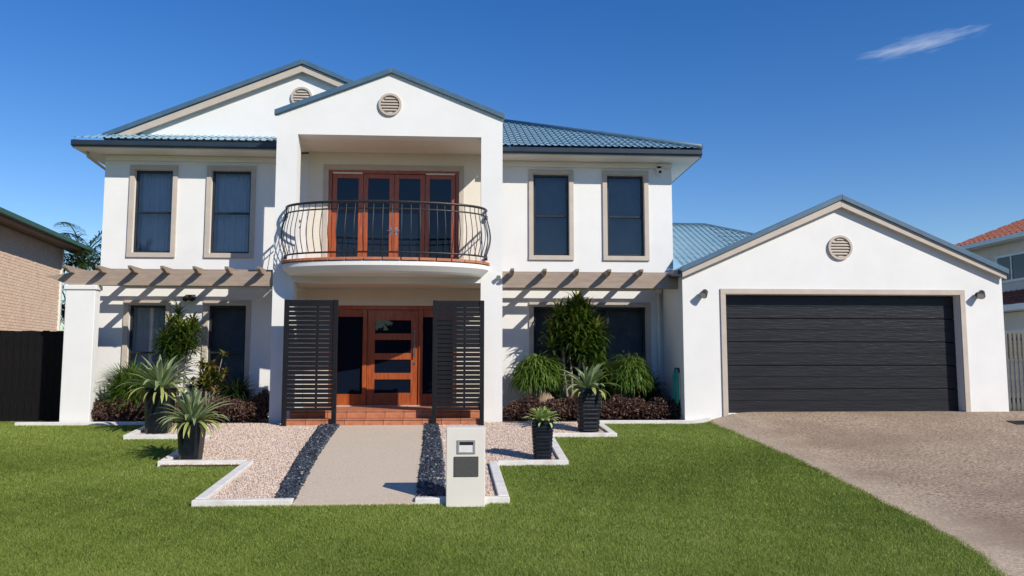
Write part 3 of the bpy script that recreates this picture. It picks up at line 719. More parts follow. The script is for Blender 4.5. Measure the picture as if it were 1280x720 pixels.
for k in range(nt_):
    ta, tb = -0.985+1.97*k/nt_+0.004, -0.985+1.97*(k+1)/nt_-0.004; b = B()
    seg = span(ta, tb, 4); out = [arc(t, 1.012, 0.03) for t in seg]; inn = [arc(t, 0.86, -0.2) for t in seg]
    b.prismz(out + inn[::-1], 3.222, 3.276)
    b.build('tile', M['terra'], balc, bevel=0.005)
RZ0, RZ1, RZ2 = 3.385, 4.245, 4.385
def railpath(z, t0=-1, t1=1, k=0.975, dy=-0.04, n=60): return [(*arc(t, k, dy), z) for t in span(t0, t1, n)]
b = B(); b.tube(railpath(RZ2, -0.985, 0.985), 0.026, 10); b.tube(railpath(RZ1, -0.985, 0.985), 0.016, 8); b.tube(railpath(RZ0, -0.985, 0.985), 0.018, 8)
for s_ in (-1, 1):                             # scrolls where the rails meet the pillars, and side rails between pillar and wall
    e = arc(s_*0.985, 0.975, -0.04)
    for z in (RZ2, RZ1, RZ0): b.tube([(e[0], e[1], z), (e[0]+s_*0.015, P+0.002, z)], 0.02, 8)
    b.tube([(e[0], e[1]-0.03, RZ1-0.06), (e[0], e[1]-0.03, RZ1+0.02)], 0.032, 10); b.tube([(e[0], e[1]-0.03, RZ0-0.05), (e[0], e[1]-0.03, RZ0+0.03)], 0.032, 10)
    xs = -3.66 if s_ < 0 else 0.59
    for z, r_ in ((RZ2, 0.024), (RZ1, 0.014), (RZ0, 0.016)): b.tube([(xs, P+PD, z), (xs, FY-0.001, z)], r_, 8)
rail = b.build('balcony_railing', M['iron'], house, smooth=True)
# baluster: straight near the top, belly low down
def belly(u): return 0.105*math.sin(math.pi*min(1, u*1.05))**1.3*(1.25-0.75*u) if u < 0.95 else 0.0
bp = []
for i in range(15):
    u = i/14; bp.append((0, -belly(u), RZ0+(RZ2-RZ0)*0.985*u))
bb = B(); bb.tube(bp, 0.0085, 6)
o0 = root_loc(house)
first = None
def put_baluster(x, y, ang, flat=1.0):
    global first
    if first is None:
        first = bb.build('baluster', M['iron'], None, smooth=True)
        ob = first; ob.parent = rail
    else: ob = first.copy(); col.objects.link(ob); ob.parent = rail
    ob.location = Vector((x, y, 0)) - o0; ob.rotation_euler = (0, 0, ang); ob.scale = (1, flat, 1)
nb = 35
for k in range(nb):
    t = -0.97 + 1.94*k/(nb-1); p = arc(t, 0.975, -0.04); q = arc(t+0.004, 0.975, -0.04)
    put_baluster(p[0], p[1], math.atan2(q[1]-p[1], q[0]-p[0]))
for s_, xs in ((-1, -3.66), (1, 0.59)):
    for k in range(7): put_baluster(xs, P+PD+0.12+k*0.145, -math.pi/2 if s_ < 0 else math.pi/2, 0.0001+0.6)

# --- front steps, terracotta tiles
b = B(); b.box(OXL+0.02, OXR-0.02, 15.99, 16.28, -0.06, 0.105); b.box(OXL+0.02, OXR-0.02, 16.28, FY-0.002, -0.06, 0.252)
steps = b.build('front_steps', M['grout'], house)
tx = span(OXL+0.02, OXR-0.02, 12)
def tiles(y0, y1, z0, z1, n_, off=0.0):
    xs = span(OXL+0.02, OXR-0.02, n_); src = None
    for k in range(n_):
        if src is None:
            b = B(); b.box(xs[0]+0.004, xs[1]-0.004, y0, y1, z0, z1); src = b.build('tile', M['terra'], steps, bevel=0.004)
        else: share(src, (xs[k]-xs[0], 0, rnd.uniform(-0.0012, 0.0012)))
tiles(15.962, 15.989, -0.02, 0.094, 10); tiles(15.962, 16.262, 0.106, 0.128, 10)
tiles(16.252, 16.279, 0.130, 0.242, 10); tiles(16.252, 16.60, 0.253, 0.275, 10)
for k in range(4): tiles(16.608+k*0.325, 16.925+k*0.325, 0.253, 0.275, 10)

# --- upper eaves, gutters, roof
EO, EZ = 0.60, 5.86
EX0, EX1, EY0, EY1 = -8.41, 5.34, FY-EO, 27.6+EO
for q in ((EX0+0.03, PXL-0.003, EY0+0.03, FY-0.002), (PXR+0.003, EX1-0.03, EY0+0.03, FY-0.002), (EX0+0.03, XL-0.002, FY, EY1), (XR+0.002, EX1-0.03, FY, EY1)):
    b = B(); b.box(*q, EZ-0.03, EZ); b.build('soffit', M['soffit'], house)
for q in ((XL+0.01, PXL-0.003), (PXR+0.003, XR-0.01)):
    b = B(); b.box(*q, FY-0.05, FY-0.002, EZ-0.16, EZ-0.032); b.build('cornice', M['soffit'], house, bevel=0.01)
gp = [(0, 0), (0.0, 0.13), (-0.03, 0.13), (-0.125, 0.085), (-0.13, 0.13), (-0.15, 0.13), (-0.15, 0.03), (-0.12, 0.0)]
def gutter_x(x0, x1, y, z):
    return B().prismx([(y+a+0.10, z+c) for a, c in gp], x0, x1).build('gutter', M['gutter'], house, bevel=0.006)
gutter_x(EX0, PXL-0.01, EY0, EZ); gutter_x(PXR+0.01, EX1, EY0, EZ)
b = B(); b.prism([(EX0-0.03, EZ), (EX0+0.12, EZ), (EX0+0.12, EZ+0.17), (EX0-0.03, EZ+0.18)], EY0+0.101, EY1); b.build('gutter', M['gutter'], house)
b = B(); b.prism([(EX1-0.12, EZ), (EX1+0.03, EZ), (EX1+0.03, EZ+0.18), (EX1-0.12, EZ+0.17)], EY0+0.101, EY1); b.build('gutter', M['gutter'], house)
sp_ = 0.43; RZb = 6.035; GX, GZ = -3.66, 7.98
# right-hand hip: front slope, side slope
hx, hy = EX1 - 4.55, EY0 + 4.55; hz = RZb + 4.55*sp_
m1 = corrugated([(GX, EY0, RZb), (EX1, EY0, RZb), (hx, hy, hz), (GX, hy, hz)], (1, 0, 0)).build('roof', M['roof'], house)
corrugated([(EX1, EY0, RZb), (EX1, EY1, RZb), (hx, hy+1.0, hz), (hx, hy, hz)], (0, 1, 0)).build('roof', M['roof'], house)
b = B(); b.tube([(EX1, EY0, RZb+0.03), (hx, hy, hz+0.03)], 0.07, 10); b.build('hip_cap', M['ridge'], m1, smooth=True)
b = B(); b.tube([(GX, hy, hz+0.02), (hx, hy, hz+0.02)], 0.07, 10); b.build('ridge_cap', M['ridge'], m1, smooth=True)
b = B(); b.add([(EX0, EY1, RZb), (EX1, EY1, RZb), (hx, hy+1.0, hz), (GX, hy+1.0, hz)], [(0, 1, 2, 3)]); b.build('roof', M['roof'], house)
# left-hand front gable standing on a short skirt of roof
gy = FY-0.02; zb = 6.24
gl, gr_ = GX-4.18, GX+4.18
b = B(); b.prism([(gl+0.06, 5.97), (PXL+0.05, 5.97), (PXL+0.05, 6.3), (gr_-0.06, zb), (GX, GZ-0.02), (gl+0.06, zb)], gy, gy+0.2); b.build('gable', M['stucco'], house)
corrugated([(EX0, EY0, RZb), (PXL-0.005, EY0, RZb), (PXL-0.005, gy, RZb+0.255), (EX0+0.57, gy, RZb+0.255)], (1, 0, 0)).build('roof', M['roof'], house)
rf = gable_roof(gl, gr_, zb, GX, GZ, gy-0.16, 28.2, 0.10, house)
b = B()
for s_ in (-1, 1):
    xa = GX + s_*4.28; za = GZ - 4.28*(GZ-zb)/4.18
    pl_ = [(xa, za-0.20), (GX, GZ-0.20), (GX, GZ-0.035), (xa, za-0.035)]
    b.prism(pl_ if s_ < 0 else [(GX, GZ-0.20), (xa, za-0.20), (xa, za-0.035), (GX, GZ-0.035)], gy-0.14, gy-0.10)
b.build('bargeboard', M['tan'], rf, bevel=0.004)
b = B()
for s_ in (-1, 1):
    xa = GX + s_*4.26; za = GZ - 4.26*(GZ-zb)/4.18
    q = [(xa, za-0.075), (GX, GZ-0.075), (GX, GZ-0.055), (xa, za-0.055)]
    b.prism(q if s_ < 0 else [q[1], q[0], q[3], q[2]], gy-0.099, gy-0.001)
b.build('rake_soffit', M['soffit'], rf)
vent(GX-0.02, 7.22, gy, 0.24)
b = B(); b.tube([(EX0+0.18, EY0+0.35, EZ-0.03), (EX0+0.18, EY0+0.38, EZ-0.12), (XL-0.05, FY+0.22, EZ-0.34), (XL-0.05, FY+0.22, 0.0)], 0.04, 8); b.build('downpipe', M['tan'], house, smooth=True)
b = B(); b.tube([(4.43, FY-0.05, 3.0), (4.43, FY-0.05, 0.0)], 0.042, 10); dp = b.build('downpipe', M['soffit'], house, smooth=True)
b = B(); b.box(4.36, 4.50, FY-0.1, FY-0.002, 2.80, 2.89); b.build('rainwater_head', M['soffit'], dp)
# camera-like lamp under the right eave
lm = thing('security_light', (4.50, FY-0.05, 5.60), 'small white security light under the eave beside the upper window nearest the garage', 'lamp')
b = B(); b.box(4.44, 4.56, FY-0.05, FY-0.002, 5.62, 5.76); b.build('housing', M['whitepl'], lm, bevel=0.01)
b = B(); b.tube([(4.50, FY-0.05, 5.66), (4.50, FY-0.14, 5.60)], [0.055, 0.075], 14); b.build('head', M['whitepl'], lm)
b = B(); b.cyl((4.50, FY-0.141, 5.599), (0, -0.83, -0.55), 0.035, 0.006, 14); b.build('lens', M['black'], lm)

# --- garage
GY, GXL, GXR, GAX, GAZ, GEZ, GF = 16.25, 4.53, 11.42, 7.93, 4.62, 3.08, 0.215
DO = (5.43, 10.47, 0.19, 2.65)
b = B(); wallrect(b, GXL, GXR, -0.1, GEZ, GY, GY+0.26, [DO]); b.build('garage_wall', M['stucco'], house)
b = B(); b.prism([(GXL, GEZ), (GXR, GEZ), (GXR, GEZ+0.01), (GAX, GAZ-0.03), (GXL, GEZ+0.01)], GY, GY+0.2); b.build('gable', M['stucco'], house)
b = B(); b.box(GXL, GXL+0.24, GY+0.26, FY-0.002, -0.1, GEZ); b.build('garage_wall', M['stucco'], house)
b = B(); b.box(XR+0.002, XR+0.24, FY, 23.5, -0.1, GEZ); b.box(GXR-0.24, GXR, GY+0.26, 23.5, -0.1, GEZ); b.box(XR, GXR, 23.5, 23.7, -0.1, GEZ); b.build('garage_wall', M['stucco'], house)
b = B(); b.box(GXL+0.25, GXR-0.25, GY+0.262, 23.4, 0.0, GF-0.003); b.build('garage_floor', M['drive'], house)
gr2 = gable_roof(GXL, GXR, GEZ+0.06, GAX, GAZ+0.05, GY-0.14, 23.9, 0.04, house)
b = B()
for s_ in (-1, 1):
    xa = GXL-0.03 if s_ < 0 else GXR+0.03; za = GEZ+0.05
    q = [(xa, za-0.15), (GAX, GAZ-0.13), (GAX, GAZ+0.015), (xa, za-0.01)]
    b.prism(q if s_ < 0 else [q[1], q[0], q[3], q[2]], GY-0.125, GY-0.085)
b.build('bargeboard', M['tan'], gr2, bevel=0.004)
b = B()
for s_ in (-1, 1):
    xa = GXL-0.03 if s_ < 0 else GXR+0.03; za = GEZ+0.05
    q = [(xa, za-0.05), (GAX, GAZ-0.03), (GAX, GAZ-0.01), (xa, za-0.03)]
    b.prism(q if s_ < 0 else [q[1], q[0], q[3], q[2]], GY-0.084, GY-0.001)
b.build('rake_soffit', M['soffit'], gr2)
vent(GAX-0.02, 3.64, GY, 0.26)
b = B(); t_ = 0.11
b.box(DO[0]-t_, DO[1]+t_, GY-0.03, GY-0.001, DO[3], DO[3]+t_); b.box(DO[0]-t_, DO[0], GY-0.03, GY-0.001, GF-0.2, DO[3]); b.box(DO[1], DO[1]+t_, GY-0.03, GY-0.001, GF-0.2, DO[3])
b.build('door_surround', M['tan'], house, bevel=0.006)
gd = None; npan = 5; ph = (DO[3]-DO[2])/npan; yd = GY+0.22
b = B(); b.box(DO[0]-0.1, DO[1]+0.1, yd+0.045, yd+0.06, DO[2]+0.03, DO[3]+0.02)
gd = b.build('garage_door', M['gdoor'], house); src = None
for k in range(npan):
    if src is None:
        b = B(); z0 = DO[2]+0.004; z1 = DO[2]+ph-0.004
        prof = [(yd+0.028, z0), (yd+0.004, z0), (yd, z0+0.012), (yd, z0+ph*0.47), (yd+0.008, z0+ph*0.485), (yd+0.008, z0+ph*0.505), (yd, z0+ph*0.52), (yd, z1-0.02), (yd+0.010, z1-0.008), (yd+0.028, z1)]
        b.prismx(prof[::-1], DO[0]+0.001, DO[1]-0.001); src = b.build('door_panel', M['gdoor'], gd)
    else: share(src, (0, 0, ph*k))
# gutter on the garage's left side and the low roof of the wing behind it
b = B(); b.prism([(GXL-0.20, GEZ-0.08), (GXL-0.05, GEZ-0.08), (GXL-0.05, GEZ+0.04), (GXL-0.20, GEZ+0.05)], GY-0.10, FY-0.003); b.build('gutter', M['gutter'], house, bevel=0.005)
wr = corrugated([(4.82, 16.7, 3.081), (10.8, 16.7, 3.081), (6.5, 21.0, 4.93), (4.82, 21.0, 4.93)], (1, 0, 0)).build('roof', M['roof'], house)
corrugated([(10.8, 16.7, 3.081), (10.8, 25.3, 3.081), (6.5, 21.0, 4.93)], (0, 1, 0)).build('roof', M['roof'], house)
b = B(); b.tube([(4.82, 21.0, 4.94), (6.5, 21.0, 4.94), (10.8, 16.7, 3.09)], 0.05, 10); b.build('ridge_cap', M['ridge'], wr, smooth=True)

def spot(x, z, lab):
    t = thing('wall_spotlight', (x, GY, z), lab, 'lamp', 'spotlights either side of the garage door')
    b = B(); b.cyl((x, GY-0.001, z), (0, -1, 0), 0.06, 0.03, 18); b.build('mount', M['black'], t)
    b = B(); b.tube([(x, GY-0.03, z), (x, GY-0.10, z)], 0.02, 8); b.tube([(x+0.02, GY-0.10, z+0.045), (x-0.05, GY-0.17, z-0.04)], [0.06, 0.085], 16); b.build('head', M['black'], t)
    b = B(); b.cyl((x-0.051, GY-0.172, z-0.041), (-0.5, -0.62, -0.6), 0.07, 0.006, 16); b.build('lens', M['lens'], t)
spot(4.96, 2.645, 'black spotlight on the white wall between garage door and pergola')
spot(10.88, 2.66, 'black spotlight on the white wall between garage door and picket fence')
t = thing('wall_lamp', (-5.98, FY, 2.52), 'small dark bulkhead lamp on wall between the two ground floor windows', 'lamp')
b = B(); b.box(-6.10, -5.88, FY-0.03, FY-0.001, 2.60, 2.72); b.build('back_plate', M['black'], t, bevel=0.01)
for x in (-6.06, -5.92):
    b = B(); b.tube([(x, FY-0.03, 2.66), (x, FY-0.14, 2.62)], [0.05, 0.062], 14); b.build('head', M['black'], t)
t = thing('wall_lamp', (0.70, P, 3.0), 'small white lamp on the portico pillar beside the pergola that meets the garage', 'lamp')
b = B(); b.box(0.72, 0.78, P-0.05, P-0.001, 2.96, 3.03); b.build('back_plate', M['whitepl'], t, bevel=0.005)
b = B(); b.tube([(0.75, P-0.03, 3.0), (0.72, P-0.12, 2.98)], [0.035, 0.045], 12); b.build('head', M['alum'], t)

# ------------------------------------------------------------------ pergolas
def pergola(xa, xb, rx, column, lab, tail):
    t = thing('pergola', (xa, P, 0), lab, 'pergola', 'taupe pergolas beside the portico')
    zb, zt = 2.785, 3.085; y0, y1 = P+0.06, P+0.20
    b = B()
    if tail == 'L': poly = [(xa-0.42, zt-0.12), (xa-0.05, zb+0.03), (xa+0.1, zb), (xb, zb), (xb, zt), (xa+0.06, zt), (xa-0.02, zt-0.06)]
    else: poly = [(xa, zb), (xb, zb), (xb, zt), (xa, zt)]
    b.prism(poly, y0, y1); b.build('beam', M['pergola'], t, bevel=0.006)
    b = B(); b.box(xa+0.5 if tail == 'L' else xa, xb, FY-0.06, FY-0.002, 2.90, 3.06); b.build('wall_plate', M['pergola'], t, bevel=0.005)
    b = B(); b.box(xa+0.3 if tail == 'L' else xa, xb, FY-0.66, FY-0.60, 2.88, 3.028); b.build('purlin', M['pergola'], t, bevel=0.005)
    b = B(); b.box(xa+0.3 if tail == 'L' else xa, xb, FY-0.66, FY-0.60, 3.150, 3.21); b.build('purlin', M['pergola'], t, bevel=0.005)
    src = None
    for x in rx:
        if src is None:
            b = B(); w = 0.036; zl, zh = 3.03, 3.145; yf = P-0.33
            b.prismx([(yf, zh), (yf+0.02, zh-0.05), (yf+0.20, zl), (FY-0.065, zl), (FY-0.065, zh), ][::-1], x-w, x+w); src = b.build('rafter', M['pergola'], t, bevel=0.005); x_ = x
        else: share(src, (x-x_, 0, rnd.uniform(-0.004, 0.004)), rot=(0, 0, R(rnd.uniform(-0.5, 0.5))*0))
    b = B()
    if column:
        c = B(); c.box(xa, xa+0.575, P, P+0.24, g(xa, P)-0.05, 2.69); c.build('column', M['stucco'], t, bevel=0.012)
        c = B(); c.box(xa-0.03, xa+0.605, P-0.03, P+0.27, 2.69, 2.783); c.build('column_cap', M['stucco'], t, bevel=0.012)
    return t
pergola(-7.96, PXL-0.004, [-7.86+0.627*k for k in range(7)], True, 'taupe timber pergola standing on a square white column beside the black fence', 'L')
pergola(PXR+0.004, GXL-0.004, [1.0+0.667*k for k in range(5)], False, 'taupe timber pergola spanning between portico pillar and garage, without a column', 'R')

# ------------------------------------------------------------------ slatted screens before the entrance
def screen_panel(xa, xb, lab):
    ys = 15.88; t = thing('slatted_screen', ((xa+xb)/2, ys, g(xa, ys)), lab, 'privacy screen', 'slatted screens before the front steps')
    for x in (xa, xb-0.085):
        b = B(); b.box(x, x+0.085, ys, ys+0.085, g(x, ys)-0.1, 2.46); b.build('post', M['screen'], t, bevel=0.004)
    for z in (0.30, 2.40):
        b = B(); b.box(xa+0.085, xb-0.085, ys+0.02, ys+0.065, z, z+0.055); b.build('rail', M['screen'], t, bevel=0.003)
    n = 23; src = None; dz = (2.40-0.355)/n
    xm = (xa+xb)/2
    b = B(); b.box(xm-0.0+0.10, xm+0.14, ys+0.067, ys+0.085, 0.30, 2.45); b.build('stiffener', M['screen'], t)
    for k in range(n):
        if src is None:
            b = B(); z = 0.355+dz*0.17; b.box(xa+0.087, xb-0.087, ys+0.018, ys+0.066, z, z+dz*0.85); src = b.build('slat', M['screen'], t)
        else: share(src, (0, 0, dz*k))
screen_panel(-3.50, -2.46, 'charcoal slatted screen before the steps, on the side away from the letterbox')
screen_panel(-0.60, 0.42, 'charcoal slatted screen before the steps, directly behind the letterbox')

# ------------------------------------------------------------------ letterbox
mz = g(0, 9.75); t = thing('letterbox', (0.04, 9.78, mz), 'white rendered pillar letterbox with silver slot and grey plaque beside the path', 'letterbox')
mx0, mx1, my0, my1 = -0.19, 0.272, 9.66, 9.92
b = B(); b.add([(mx0, my0, mz-0.12), (mx1, my0, mz-0.12), (mx1, my1, mz-0.12), (mx0, my1, mz-0.12), (mx0, my0, mz+0.905), (mx1, my0, mz+0.905), (mx1, my1, mz+0.905), (mx0, my1, mz+0.905)],
               [(0,3,2,1),(4,5,6,7),(0,1,5,4),(1,2,6,5),(2,3,7,6),(3,0,4,7)]); b.build('body', M['box'], t, bevel=0.008)
b = B(); wallrect(b, -0.062, 0.155, mz+0.60, mz+0.762, my0-0.012, my0-0.0005, [(-0.035, 0.128, mz+0.622, mz+0.738)]); sp = b.build('slot_frame', M['alum'], t, bevel=0.003)
b = B(); b.box(-0.035, 0.128, my0-0.004, my0-0.0008, mz+0.622, mz+0.70); b.build('slot_flap', M['whitepl'], sp)
b = B(); b.box(-0.035, 0.128, my0-0.003, my0-0.0008, mz+0.70, mz+0.738); b.build('slot', M['black'], sp)
b = B(); b.box(-0.097, 0.192, my0-0.012, my0-0.0005, mz+0.335, mz+0.568); b.build('plaque', M['grey'], t, bevel=0.003)

# ------------------------------------------------------------------ pots and agaves
def pot(x, y, wt, wb, h, lab, ribs):
    z = g(x, y)+0.03; t = thing('plant_pot', (x, y, z), lab, 'plant pot', 'tall black pots on the gravel')
    b = B(); n = 40 if ribs else 6; rings = []
    for k in range(n+1):
        u = k/n; w = lerp(wb, wt, u)/2 + (0.006*math.sin(u*math.pi*2*11 + 0.8*math.sin(u*9)) if ribs and 0 < k < n else 0)
        rings.append((w, z+h*u))
    rings += [(wt/2, z+h), (wt/2-0.025, z+h), (wt/2-0.03, z+h-0.06)]
    nn = 16
    def sq(w, k):                       # rounded square
        a = 2*math.pi*(k+0.5)/nn; c, s = math.cos(a), math.sin(a); r = w/((abs(c)**9+abs(s)**9)**(1/9))
        return r*c, r*s
    ro = R(rnd.uniform(-4, 4))
    for w, zz in rings:
        for k in range(nn):
            p, q = sq(w, k); b.v.append((x+p*math.cos(ro)-q*math.sin(ro), y+p*math.sin(ro)+q*math.cos(ro), zz))
    for r_ in range(len(rings)-1):
        for k in range(nn): b.f.append((r_*nn+k, r_*nn+(k+1) % nn, (r_+1)*nn+(k+1) % nn, (r_+1)*nn+k))
    b.f.append(tuple(range(nn))[::-1])
    b.build('body', M['pot'], t)
    s = B(); s.prismz([(x+sq(wt/2-0.031, k)[0], y+sq(wt/2-0.031, k)[1]) for k in range(nn)], z+h-0.08, z+h-0.05); s.build('potting_soil', M['soil'], t)
    return z+h
leafdata = {}
def leafmesh(kind, j):
    key = (kind, j)
    if key not in leafdata:
        e0 = [80, 64, 48, 32, 12, -8][j]; e1 = [62, 30, 2, -35, -72, -90][j]; w = {'agave': 0.07, 'small': 0.17}[kind]
        V, F, T, Ed = straps(np.zeros((1, 3)), 0.0, R(e0), R(e1), 1.0, w/0.62, 9, 0.35, tint=[0.15, 0.3, 0.45, 0.62, 0.93, 1.0][j], prof='agave', power=1.5)
        o = npmesh('leaf', V, F, M['agave' if kind == 'agave' else 'agave2'], attrs={'tint': T, 'edge': Ed}, smooth=True)
        leafdata[key] = o.data; bpy.data.objects.remove(o)
    return leafdata[key]
def agave(x, y, z, Lg, kind, counts, lab, wide=1.0):
    t = thing('agave_plant' if kind == 'agave' else 'succulent_plant', (x, y, z-0.04), lab, 'plant', 'rosette plants in the black pots')
    ph = rnd.uniform(0, 6)
    for j, c in enumerate(counts):
        for k in range(c):
            ph += 2.39996 + rnd.uniform(-0.2, 0.2)
            o = bpy.data.objects.new('leaf', leafmesh(kind, j)); col.objects.link(o); o.parent = t
            rr = 0.02+0.022*j; o.location = (rr*math.cos(ph), rr*math.sin(ph), 0.01+0.012*(5-j))
            s = Lg*rnd.uniform(0.82, 1.12)*(0.78, 0.95, 1.0, 0.95, 0.76, 0.52)[j]; o.scale = (s, s*wide*rnd.uniform(0.85, 1.15), s)
            o.rotation_euler = (R(rnd.uniform(-9, 9)), R(rnd.uniform(-9, 9)), ph)
zt = pot(-5.55, 15.18, 0.50, 0.38, 0.80, 'tall black pot on the white edging corner nearest the pergola column', False); agave(-5.55, 15.18, zt, 0.74, 'agave', (5, 12, 18, 20, 16, 10), 'large variegated agave overhanging the pot nearest the pergola column')
zt = pot(-4.08, 12.50, 0.37, 0.28, 0.58, 'plain black pot on the lawn-side edging corner, with a variegated agave', False); agave(-4.08, 12.50, zt, 0.60, 'agave', (5, 11, 16, 18, 16, 11), 'variegated agave in the pot standing beside the widest lawn corner')
zt = pot(2.36, 15.08, 0.47, 0.35, 0.80, 'tall ribbed black pot before the purple hedge and dracaena', True); agave(2.36, 15.08, zt, 0.58, 'agave', (4, 8, 11, 12, 10, 6), 'pale green agave in the tall ribbed pot before the dracaena', 1.5)
zt = pot(1.22, 12.36, 0.335, 0.265, 0.58, 'short ribbed black pot standing behind the letterbox', True); agave(1.22, 12.36, zt, 0.235, 'small', (10, 16, 20, 14, 4, 0), 'small lime green succulent in the short ribbed pot')

# ------------------------------------------------------------------ shrubs and hedges
def foliage_thing(name, x, y, lab, cat, parts, m, group=None, stem=None):
    t = thing(name, (x, y, g(x, y)), lab, cat, group)
    V, F, T, Ed = join(parts)
    npmesh('foliage', V, F, m, t, {'tint': T, 'edge': Ed})
    if stem:
        so = stem.build('stem', M['trunk'], t, smooth=True)
        if name == 'hedge': so['kind'] = 'stuff'
    return t
def hedge(x0, x1, y0, y1, h, lab, n):
    xm, ym = (x0+x1)/2, (y0+y1)/2; hx_, hy_ = (x1-x0)/2, (y1-y0)/2
    q = nr.uniform(-1, 1, (n*3, 2)); ed = (np.abs(q[:, 0])**5 + np.abs(q[:, 1])**2.6); q = q[ed < 1][:n]
    ed = (np.abs(q[:, 0])**5 + np.abs(q[:, 1])**2.6)
    X, Y = xm+q[:, 0]*hx_, ym+q[:, 1]*hy_
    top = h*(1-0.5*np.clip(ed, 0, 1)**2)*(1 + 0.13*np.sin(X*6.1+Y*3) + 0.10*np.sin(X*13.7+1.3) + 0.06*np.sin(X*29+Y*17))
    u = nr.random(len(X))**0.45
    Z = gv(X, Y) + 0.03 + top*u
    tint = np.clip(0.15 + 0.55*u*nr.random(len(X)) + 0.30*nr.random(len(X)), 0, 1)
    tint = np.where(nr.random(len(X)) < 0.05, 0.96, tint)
    st = B()
    for k in range(int((x1-x0)/0.28)):
        x = x0+0.14+0.28*k; st.tube([(x, ym, g(x, ym)-0.02), (x+rnd.uniform(-.05, .05), ym, g(x, ym)+h*0.6)], [0.012, 0.006], 5)
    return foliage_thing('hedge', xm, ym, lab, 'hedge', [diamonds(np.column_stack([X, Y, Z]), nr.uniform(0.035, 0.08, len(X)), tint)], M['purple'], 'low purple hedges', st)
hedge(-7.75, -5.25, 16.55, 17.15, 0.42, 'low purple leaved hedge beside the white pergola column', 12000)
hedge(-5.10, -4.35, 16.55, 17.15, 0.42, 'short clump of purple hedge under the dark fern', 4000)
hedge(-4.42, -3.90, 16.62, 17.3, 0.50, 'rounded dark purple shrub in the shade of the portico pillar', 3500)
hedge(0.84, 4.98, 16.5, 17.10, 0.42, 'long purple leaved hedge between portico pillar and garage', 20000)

def rosettes(centers, per, L, w, tint_lo=0, tint_hi=1, e0=(80, -10), droop=55, nseg=4):
    out = []
    for (x, y, z) in centers:
        n = per; u = np.linspace(0, 1, n) + nr.normal(0, 0.04, n); ph = np.arange(n)*2.39996 + nr.uniform(0, 6)
        el = R(e0[0]) + (R(e0[1])-R(e0[0]))*u
        tn = np.clip(tint_hi - (tint_hi-tint_lo)*u*0.75 + nr.normal(0, 0.12, n), 0, 1)
        base = np.column_stack([x+0.02*np.cos(ph), y+0.02*np.sin(ph), z-0.16*u*(L/0.45)])
        out.append(straps(base, ph, el, el-R(droop), L*nr.uniform(0.75, 1.15, n), w, nseg, 0.3, tn))
    return out
def dracaena(x, y, heads, lab, group, L=0.46, w=0.036, per=70, trunks=None, name='dracaena_shrub'):
    gz_ = g(x, y); st = B(); cs = []
    roots = trunks or [(x-0.08, y), (x+0.07, y+0.03), (x, y-0.07)]
    tops = []
    for i, (bx, by) in enumerate(roots):         # bare canes, leaning a little apart
        hz_ = max(h[2] for h in heads)*rnd.uniform(0.55, 0.75); lx, ly = (bx-x)*0.25+rnd.uniform(-.06, .06), rnd.uniform(-.06, .06)
        pts = [(bx, by, gz_-0.03), (bx+lx*0.2, by+ly*.3, gz_+hz_*0.3), (bx+lx*0.7+rnd.uniform(-.03, .03), by+ly*.7, gz_+hz_*0.65), (bx+lx, by+ly, gz_+hz_)]
        st.tube(pts, [0.030, 0.026, 0.023, 0.016], 8); tops.append(pts)
    for hx_, hy_, hz_ in heads:
        tx, ty, tz = x+hx_, y+hy_, gz_+hz_
        pt = min((p for q in tops for p in q[2:]), key=lambda p: (p[0]-tx)**2+(p[1]-ty)**2+0.4*(p[2]-tz+0.2)**2)
        st.tube([pt, ((pt[0]+2*tx)/3, (pt[1]+2*ty)/3, (pt[2]+tz)/2-0.03), (tx, ty, tz)], [0.018, 0.015, 0.010], 6); cs.append((tx, ty, tz))
    return foliage_thing(name, x, y, lab, 'shrub' if 'shrub' in name else 'tree', rosettes(cs, per, L, w), M['dracaena'], group, st)
def heads(n, cx, cz, rx, rz, ry=0.26, cut=None):
    out = []
    while len(out) < n:
        u, v, w_ = rnd.uniform(-1, 1), rnd.uniform(-1, 1), rnd.uniform(-1, 1)
        if u*u+v*v+w_*w_ < 1 and not (cut and cut(cx+u*rx, cz+v*rz)): out.append((cx+u*rx, w_*ry, cz+v*rz))
    return out
hs = [(0.05, 0.0, 2.58), (0.16, -0.1, 2.42), (-0.12, 0.05, 2.36)] + heads(44, 0.04, 1.80, 0.60, 0.70, cut=lambda x, z: z < 1.45 and x < 0.25) + [(0.5, -0.1, 1.25), (0.58, 0, 1.05), (0.42, -0.1, 1.0), (0.55, -0.1, 0.85)]
dracaena(2.42, 17.25, hs, 'tall many-stemmed dracaena with pale bare canes against the wide window', 'dracaenas in the beds', L=0.40, w=0.058, per=34, trunks=[(2.16, 17.24), (2.26, 17.18), (2.36, 17.14), (2.48, 17.2), (2.68, 17.28)], name='dracaena_tree')
hs = [(-0.06, 0, 2.30)] + heads(34, -0.02, 1.75, 0.38, 0.50)
dracaena(-5.95, 17.3, hs, 'dark green dracaena shrub rising above the large agave, between two ground floor windows', 'dracaenas in the beds', L=0.33, w=0.038, per=40)

